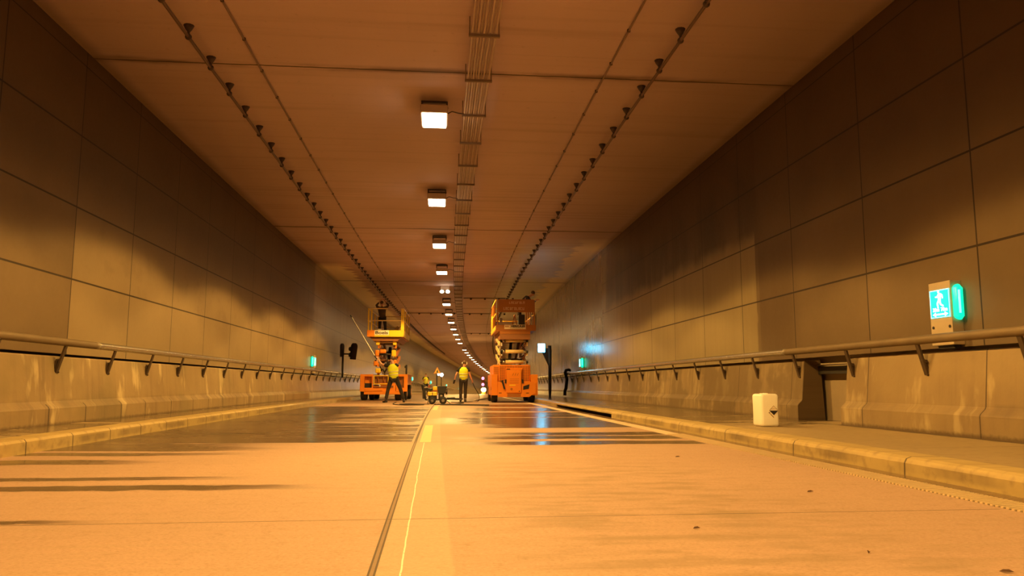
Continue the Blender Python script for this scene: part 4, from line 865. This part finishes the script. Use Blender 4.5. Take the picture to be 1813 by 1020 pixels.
MB().box(-0.80, -0.775, 2.9, 3.8, 3.3, 3.95).build('side_plate', M['amber'], R)
bd = MB().box(-0.69, 0.80, -0.11, -0.075, 3.84, 4.385).build('sign_board', M['orange2'], R)
tx = random.Random(3)
for z, x0, x1, hh in ((4.245, -0.235, 0.40, 0.10), (3.99, -0.47, 0.42, 0.115)):
    x = x0; i = 0; mk = MB()
    while x < x1:
        wl_ = 0.045 + 0.03 * tx.random(); a = (x, z - hh / 2); t_ = 0.018
        mk.box(x, x + t_, -0.116, -0.109, z - hh / 2, z + hh / 2)
        if i % 3 != 1: mk.box(x, x + wl_, -0.116, -0.109, z - hh / 2, z - hh / 2 + t_)
        if i % 3 != 0: mk.box(x, x + wl_, -0.116, -0.109, z + hh / 2 - t_, z + hh / 2)
        if i % 2: mk.box(x + wl_ - t_, x + wl_, -0.116, -0.109, z - hh / 2, z + hh / 2)
        x += wl_ + 0.028; i += 1
    mk.build('lettering', M['label'], bd)
gt = MB()
for z in (3.35, 3.80): gt.bar((0.72, 0.3, z), (1.02, 1.1, z), 0.035, 0.035)
for t in (0, 0.5, 1): gt.bar((0.72 + 0.3 * t, 0.3 + 0.8 * t, 3.3), (0.72 + 0.3 * t, 0.3 + 0.8 * t, 3.82), 0.035, 0.035)
gt.build('side_gate', M['galv'], R)
MB().bar((-0.45, 0.3, 3.50), (0.05, 0.3, 3.50), 0.04, 0.035).build('mid_rail', M['cream'], R); MB().box(-0.62, -0.50, 0.2, 0.3, 3.42, 3.62).build('control_box', M['galv'], R)
# things standing in the right basket
o_ = MB().box(0.21, 0.49, 0.55, 0.95, 3.125, 3.80); o_ = o_.build('black_bin', M['blk'], bevel=0.03); o_.matrix_basis = R.matrix_basis; tag(o_, 'tall black bin standing in the basket of the right lift', 'bin')
T = tag(empty('trestle', R.location, R.rotation_euler.z), 'small brown trestle standing in the basket of the right lift', 'trestle')
for a, b in (((-0.10, 0.5, 3.13), (0.03, 0.5, 3.74)), ((0.18, 0.5, 3.13), (0.05, 0.5, 3.74))): MB().bar(a, b, 0.04, 0.04).build('leg', M['brownsteel'], T)
MB().bar((0.04, 0.30, 3.75), (0.04, 0.75, 3.75), 0.05, 0.05).build('top_bar', M['brownsteel'], T)
Pn = tag(empty('person', R.location, R.rotation_euler.z), 'person in dark clothes leaning out of the right lift toward the wall', 'person')
make_person(Pn, dict(pelvis=V(0.30, 1.2, 4.14), chest=V(0.54, 1.1, 4.47), neck=V(0.72, 1.05, 4.64), head=V(0.88, 1.02, 4.77), shL=V(0.55, 1.26, 4.60), elL=V(0.85, 1.3, 4.44), wrL=V(1.05, 1.25, 4.52), shR=V(0.62, 0.88, 4.54), elR=V(0.86, 0.80, 4.36), wrR=V(1.04, 0.9, 4.47),
     hipL=V(0.28, 1.3, 4.06), knL=V(0.36, 1.32, 3.64), anL=V(0.30, 1.34, 3.215), hipR=V(0.28, 1.1, 4.06), knR=V(0.34, 1.12, 3.64), anR=V(0.22, 1.14, 3.215), face=V(1, 0.1, -0.25), toeL=V(1, 0, 0), toeR=V(1, 0, 0), curlL=V(0, 0, -1), curlR=V(0, 0, -1), gripL=0.6, gripR=0.6), vest=False, shirt='darkcloth', sleeve=1.6)

# left lift: lower machine, cabinets either side, basket with name board
LLf = R = tag(at('scissor_lift', 37.4, -2.87, 0), 'orange scissor lift on the left, behind the person with the lance', 'scissor lift')
for x, y in ((-0.98, 0.5), (-0.66, 3.0), (0.66, 0.5), (0.98, 3.0)): wheel(R, x, y, 0.37, 0.30)
for x in (-0.66, 0.95): wheel(R, x, 0.9, 0.36, 0.22)
MB().box(-0.54, 0.56, 0.12, 3.5, 0.30, 0.70).build('chassis', M['orange'], R, bevel=0.02); MB().box(-0.95, 0.95, 0.02, 0.14, 0.28, 0.44).build('front_beam', M['orange'], R, bevel=0.02)
def cabinet(x0, x1, wx0, wx1):
    c_ = MB(); y0 = 0.0
    for a, b, z0, z1 in ((x0, wx0, 0.42, 1.25), (wx1, x1, 0.42, 1.25), (wx0, wx1, 1.14, 1.25), (wx0, wx1, 0.42, 0.60)): c_.box(a, b, 0.0, 0.06, z0, z1)
    c_.box(x0, x1, 0.30, 3.3, 0.80, 1.25); c_.box(x0, x1, 0.05, 0.32, 1.19, 1.25); c_.box(x0, x0 + 0.04, 0.05, 3.3, 0.75, 1.24); c_.box(x1 - 0.04, x1, 0.05, 3.3, 0.75, 1.24)
    return c_.build('cabinet', M['orange'], R, bevel=0.008)
cb = cabinet(-1.14, -0.53, -0.93, -0.58)
MB().prism([(-0.93, 0.82), (-0.60, 0.82), (-0.58, 1.14), (-0.93, 1.14)], 0.16, 0.18).build('inner_panel', M['orange'], cb); MB().box(-0.93, -0.58, 0.14, 0.16, 0.60, 0.82).build('dark_recess', M['blk'], cb)
cb = cabinet(0.58, 1.13, 0.70, 0.95)
MB().box(0.70, 0.95, 0.16, 0.18, 0.6, 1.14).build('inner_panel', M['orange2'], cb); MB().prism([(0.84, 0.7), (0.90, 0.7), (0.95, 1.1), (0.88, 1.1)], 0.10, 0.14).build('dark_brace', M['brownsteel'], cb)
gd = MB()
for a, b, z0, z1 in ((-0.50, -0.46, 0.78, 1.20), (0.18, 0.22, 0.78, 1.20), (-0.50, 0.22, 1.16, 1.20), (-0.50, 0.22, 0.76, 0.80)): gd.box(a, b, -0.02, 0.03, z0, z1)
gd.build('guard_frame', M['amber'], R, bevel=0.006); MB().box(-0.46, 0.50, 0.10, 0.12, 0.76, 1.18).build('dark_bay', M['brownsteel'], R)
for x in (-0.25, 0.02): MB().bar((x, 0.05, 0.80), (x - 0.06, 0.05, 1.16), 0.03, 0.03).build('bay_strut', M['orange2'], R)
MB().box(-0.93, -0.05, -0.01, 0.10, 0.44, 0.58).build('step_beam', M['orange'], R, bevel=0.015); MB().box(-0.45, 0.45, -0.005, 0.08, 0.62, 0.70).build('step_beam', M['brownsteel'], R); MB().box(-0.22, -0.16, -0.02, 0.01, 0.66, 0.73).build('white_tag', M['white'], R)
MB().box(-0.20, 0.55, 0.04, 0.10, 0.44, 0.82).build('front_plate', M['orange'], R, bevel=0.01)
cp = MB().box(1.02, 1.10, 0.0, 0.08, 1.25, 1.70).build('control_post', M['blk'], R); MB().box(0.97, 1.03, 0.0, 0.06, 1.55, 1.66).build('control_knob', M['blk'], cp)
arms(R, (-0.33, 0.50), 0.35, 3.2, 1.25, 3.05, 4, (('orange', 'brownsteel'), ('orange', 'brownsteel')), 0.07, 0.17)
for x, z, w_, h_, c_ in ((-0.38, 2.28, 0.20, 0.30, 'orange'), (-0.10, 2.36, 0.30, 0.20, 'orange'), (0.42, 2.26, 0.22, 0.34, 'amber'), (-0.44, 1.78, 0.20, 0.26, 'orange'), (0.48, 1.80, 0.18, 0.30, 'orange'), (-0.32, 1.42, 0.26, 0.24, 'amber'), (0.34, 1.40, 0.24, 0.24, 'orange')):
    MB().box(x - w_ / 2, x + w_ / 2, 0.18, 0.42, z - h_ / 2, z + h_ / 2).build('arm_boss', M[c_], R, bevel=0.055)
for z in (1.45, 1.92, 2.22): MB().cyl((-0.42, 0.30, z), (0.50, 0.30, z), 0.045, 12).build('cross_tube', M['blk'] if z != 1.92 else M['brownsteel'], R, True)
MB().bar((-0.40, 0.22, 1.62), (-0.46, 0.22, 1.95), 0.06, 0.06).build('arm_link', M['dark'], R); MB().tube([(0.0, 0.15, 1.3), (0.18, 0.12, 1.7), (0.1, 0.15, 2.2)], 0.03, 8).build('hydraulic_hose', M['blk'], R, True)
for x in (-0.36, 0.46): MB().box(x - 0.09, x + 0.09, 0.2, 0.4, 2.66, 2.92).build('arm_head', M['amber'], R, bevel=0.03)
MB().bar((-0.36, 0.28, 2.78), (0.46, 0.28, 2.78), 0.05, 0.05).build('cross_bar', M['cream'], R)
MB().bar((0.05, 0.8, 1.3), (0.1, 2.0, 2.6), 0.14, 0.14).build('lift_ram', M['blk'], R); MB().box(-0.12, 0.2, 0.15, 0.34, 1.25, 1.62).build('valve_block', M['galv'], R, bevel=0.02); MB().tube([(-0.1, 0.1, 1.6), (0.0, 0.05, 1.75), (0.12, 0.08, 1.70), (0.14, 0.1, 1.5)], 0.025, 8).build('hydraulic_hose', M['white'], R, True)
MB().prism([(-0.55, 2.98), (-0.75, 3.20), (0.80, 3.20), (0.60, 2.98)], 0.1, 4.2).build('under_frame', M['brownsteel'], R); MB().box(-0.85, 0.90, -0.03, 4.6, 3.18, 3.26).build('deck', M['orange2'], R)
MB().box(-0.86, -0.50, -0.05, -0.028, 3.19, 3.50).build('toe_board', M['orange'], R); tb = MB().box(-0.50, 0.89, -0.05, -0.028, 3.19, 3.50).build('toe_board', M['amber'], R)
MB().box(0.875, 0.90, -0.05, 4.6, 3.19, 3.50).build('toe_board', M['amber'], R); MB().box(-0.86, -0.835, -0.05, 4.6, 3.19, 3.50).build('toe_board', M['orange'], R); MB().box(-0.85, 0.9, 4.58, 4.6, 3.19, 3.50).build('toe_board', M['orange2'], R)
sb_ = MB().box(-0.50, 0.195, -0.062, -0.05, 3.265, 3.495).build('name_board', M['label2'], R); text_mesh('Boels', 'lettering', M['ink'], sb_, 0.20, (-0.155, -0.066, 3.375), 0.60, 0.004)
for x, y in ((-0.80, 0), (-0.66, 0.02), (0.80, 0), (0.88, 0.06), (-0.82, 1.5), (-0.82, 3.0), (-0.82, 4.55), (0.87, 1.5), (0.87, 3.0), (0.87, 4.55)): MB().box(x - 0.03, x + 0.03, y - 0.025, y + 0.025, 3.25, 4.56).build('rail_post', M['amber'], R)
MB().box(0.76, 0.86, -0.05, 0.0, 3.45, 3.98).build('post_gusset', M['amber'], R)
gr_ = MB()
for z in (3.97, 4.56): gr_.bar((-0.82, 0, z), (-0.82, 4.55, z), 0.045, 0.045); gr_.bar((0.87, 0, z), (0.87, 4.55, z), 0.045, 0.045); gr_.bar((-0.82, 4.55, z), (0.87, 4.55, z), 0.045, 0.045)
gr_.bar((-0.82, 0, 3.97), (0.87, 0, 3.97), 0.045, 0.045); gr_.bar((-0.82, 0, 4.56), (0.1, 0, 4.56), 0.045, 0.045); gr_.build('guard_rail', M['cream'], R)
def in_lift(name, label, cat, m, mat_, bevel=0.0, smooth=False):
    o = m.build(name, mat_, bevel=bevel, smooth=smooth); o.matrix_basis = LLf.matrix_basis; return tag(o, label, cat)
in_lift('white_bucket', 'white bucket on the floor of the left basket', 'bucket', MB().tube([(-0.36, 0.5, 3.262), (-0.36, 0.5, 3.60)], [0.11, 0.14], 14), M['white'], smooth=True)
for i, (x, lb) in enumerate(((0.30, 'pale plank leaning in the left basket, nearer its name board'), (0.48, 'pale plank leaning in the left basket, nearer its right post'))):
    in_lift('plank', lb, 'plank', MB().bar((x, 0.6, 3.27), (x + 0.26, 0.9, 3.72 + 0.05 * i), 0.05, 0.14), M['wood'])
Pn = tag(empty('person', R.location, R.rotation_euler.z), 'person in dark clothes standing in the left basket, arms raised overhead', 'person')
make_person(Pn, dict(pelvis=V(-0.10, 1.3, 4.24), chest=V(-0.12, 1.28, 4.56), neck=V(-0.13, 1.28, 4.79), head=V(-0.14, 1.30, 4.95), shL=V(-0.31, 1.28, 4.70), elL=V(-0.42, 1.42, 4.86), wrL=V(-0.22, 1.55, 5.12), shR=V(0.06, 1.28, 4.70), elR=V(0.18, 1.42, 4.86), wrR=V(-0.02, 1.55, 5.12),
     hipL=V(-0.21, 1.3, 4.18), knL=V(-0.23, 1.34, 3.77), anL=V(-0.25, 1.3, 3.355), hipR=V(0.0, 1.3, 4.18), knR=V(0.05, 1.34, 3.77), anR=V(0.08, 1.32, 3.355), face=V(0, 1, 0.5), curlL=V(1, 0, 0), curlR=V(-1, 0, 0), gripL=0.7, gripR=0.7), vest=False, shirt='brownshirt', sleeve=1.5, k=0.98)

# ------------------------------------------------------------------ pressure washer trolley and hoses
R = tag(at('pressure_washer', 29.4, -0.27, 0), 'wheeled pressure washer with a yellow tank and black hopper standing on the centre line', 'pressure washer')
for x, y, r in ((0.36, 0.0, 0.14), (0.36, 0.55, 0.14), (-0.05, 0.0, 0.13), (-0.05, 0.55, 0.13)):
    wq = MB().tube([(x, y - 0.05, r), (x, y - 0.03, r), (x, y + 0.03, r), (x, y + 0.05, r)], [r * .85, r, r, r * .85], 20).build('wheel', M['rubber'], R, True); MB().cyl((x, y - 0.056, r), (x, y + 0.056, r), r * .4, 12).build('hub', M['galv'], wq)
m = MB()
for y in (0.06, 0.5): m.tube([(-0.30, y, 0.16), (0.42, y, 0.16)], 0.018, 8); m.tube([(-0.30, y, 0.16), (-0.40, y, 0.45), (-0.46, y, 0.72), (-0.38, y, 0.73)], 0.02, 8)
m.tube([(-0.38, 0.06, 0.73), (-0.38, 0.5, 0.73)], 0.02, 8); m.build('frame', M['blk'], R, True)
MB().box(-0.42, -0.30, 0.05, 0.5, 0.20, 0.72).build('hose_reel_panel', M['blk'], R, bevel=0.02)
MB().box(-0.40, -0.05, 0.05, 0.5, 0.50, 0.60).build('top_tray', M['blk'], R, bevel=0.02); MB().box(-0.36, -0.22, 0.02, 0.5, 0.60, 0.66).build('grey_box', M['galv'], R, bevel=0.01)
MB().tube([(-0.22, 0.05, 0.62), (-0.17, 0.03, 0.70), (-0.13, 0.05, 0.62)], 0.02, 8).build('red_hose', plain('red_rubber', (0.5, 0.05, 0.03), 0.5), R, True)
MB().box(-0.03, 0.135, 0.02, 0.5, 0.53, 0.67).build('yellow_box', M['yellow'], R, bevel=0.02)
m = MB(); m.prism([(0.15, 0.66), (0.50, 0.66), (0.46, 0.44), (0.40, 0.38), (0.20, 0.38), (0.15, 0.50)], 0.0, 0.5); m.build('hopper', M['blk'], R, bevel=0.015); MB().box(0.14, 0.51, -0.01, 0.51, 0.655, 0.685).build('hopper_lid', M['blk'], R, bevel=0.01)
add_rings(MB(), [[(x - 0.05, y + 0.24, z + 0.315) for x, y, z in r] for r in rounded_box_rings(0.185, 0.22, 0.15, 0.04)]).build('fuel_tank', M['yellow'], R, True)
MB().box(-0.052, -0.030, 0.008, 0.03, 0.33, 0.45).build('tank_strap', M['blk'], R)
m = MB(); m.box(-0.20, 0.12, 0.08, 0.45, 0.17, 0.315); m.cyl((-0.06, 0.0, 0.24), (-0.06, 0.12, 0.24), 0.10, 16); m.build('engine', M['blk'], R, bevel=0.01)
MB().cyl((0.24, 0.03, 0.30), (0.34, 0.03, 0.30), 0.06, 14).build('pump', M['galv'], R, True); MB().box(0.18, 0.40, 0.08, 0.42, 0.17, 0.38).build('pump_block', M['blk'], R, bevel=0.02)
MB().box(-0.38, -0.26, 0.06, 0.2, 0.40, 0.50).build('silencer', M['galv'], R, bevel=0.02); MB().tube([(-0.27, 0.0, 0.30), (-0.20, -0.03, 0.16), (-0.22, -0.03, 0.0)], 0.022, 8).build('stand_leg', M['steel'], R, True)
def hose(label, pts, r, mat_, group=None, smoothn=8):
    pts = [Vector(p) for p in pts]; out = []
    for i in range(len(pts) - 1):
        p0, p1, p2, p3 = pts[max(i - 1, 0)], pts[i], pts[i + 1], pts[min(i + 2, len(pts) - 1)]
        for k_ in range(smoothn):
            t = k_ / smoothn; q = 0.5 * ((2 * p1) + (p2 - p0) * t + (2 * p0 - 5 * p1 + 4 * p2 - p3) * t * t + (3 * p1 - p0 - 3 * p2 + p3) * t ** 3); out.append(q)
    out.append(pts[-1]); W = [P(q.x, q.y, q.z + r) for q in out]
    o = MB().tube(W, r, 8).build('hose', mat_, smooth=True, loc=W[0]); return tag(o, label, 'hose', group)
hose('black hose looping across the road from the left lift to the pressure washer', [(32.5, -1.9, 0), (29.0, -1.75, 0), (27.6, -1.2, 0), (28.0, -0.6, 0), (28.6, -0.8, 0), (28.9, -1.5, 0), (29.6, -1.2, 0), (29.2, -0.45, 0), (29.3, -0.35, 0.1)], 0.015, M['rubber'])
hose('black hose lying in a long flat loop right of the pressure washer', [(29.6, 0.25, 0.10), (29.2, 0.35, 0), (28.0, 0.0, 0), (27.6, 0.6, 0), (27.4, 1.3, 0), (27.7, 1.75, 0), (28.2, 1.2, 0), (28.6, 0.5, 0), (29.4, 0.6, 0), (31.0, 0.9, 0), (32.5, 0.4, 0)], 0.015, M['rubber'])
hose('short dark hose coiled beside the front wheel of the pressure washer', [(28.9, -0.1, 0), (28.3, 0.3, 0), (28.5, 0.75, 0), (29.0, 0.5, 0), (28.7, 0.1, 0), (28.2, -0.2, 0)], 0.015, M['rubber'])
hose('thin dark hose hanging from the right hand of the walking worker', [(34.07, 1.31, 0.86), (34.2, 1.42, 0.62), (34.3, 1.62, 0.25), (34.0, 1.55, 0.0), (33.2, 1.2, 0), (32.4, 0.7, 0)], 0.014, M['rubber'])
hose('pale hose lying straight along the road between walking worker and right lift', [(35.5, 1.45, 0), (39.0, 1.9, 0), (44.0, 2.5, 0)], 0.035, M['pole'])
hose('dark hose tangled on the road behind the walking worker', [(38, -0.4, 0), (39.5, 0.2, 0), (38.5, 0.7, 0), (40.5, 0.9, 0), (42.5, 0.1, 0), (44, 0.5, 0)], 0.03, M['rubber'])

# settle both baskets at the height the machines hold them
for root, dz, names in ((LLf, -0.13, ('deck', 'toe_board', 'name_board', 'rail_post', 'guard_rail', 'under_frame', 'post_gusset')), (RL, -0.06, ('under_frame', 'skirt', 'deck', 'toe_board', 'name_board', 'rail_post', 'guard_rail', 'side_plate', 'sign_board', 'side_gate', 'mid_rail', 'control_box'))):
    for ch in root.children:
        if ch.name.split('.')[0] in names: ch.location.z += dz
for o in SC.objects:
    if o.parent is None and o is not LLf and o is not RL and (o.location - LLf.location).length < 1e-4: o.location.z -= 0.13; 
    elif o.parent is None and o is not RL and (o.location - RL.location).length < 1e-4: o.location.z -= 0.06
Pn.location = Pn.location + Matrix.Rotation(Pn.rotation_euler.z, 3, 'Z') @ V(-0.17, 0, 0)
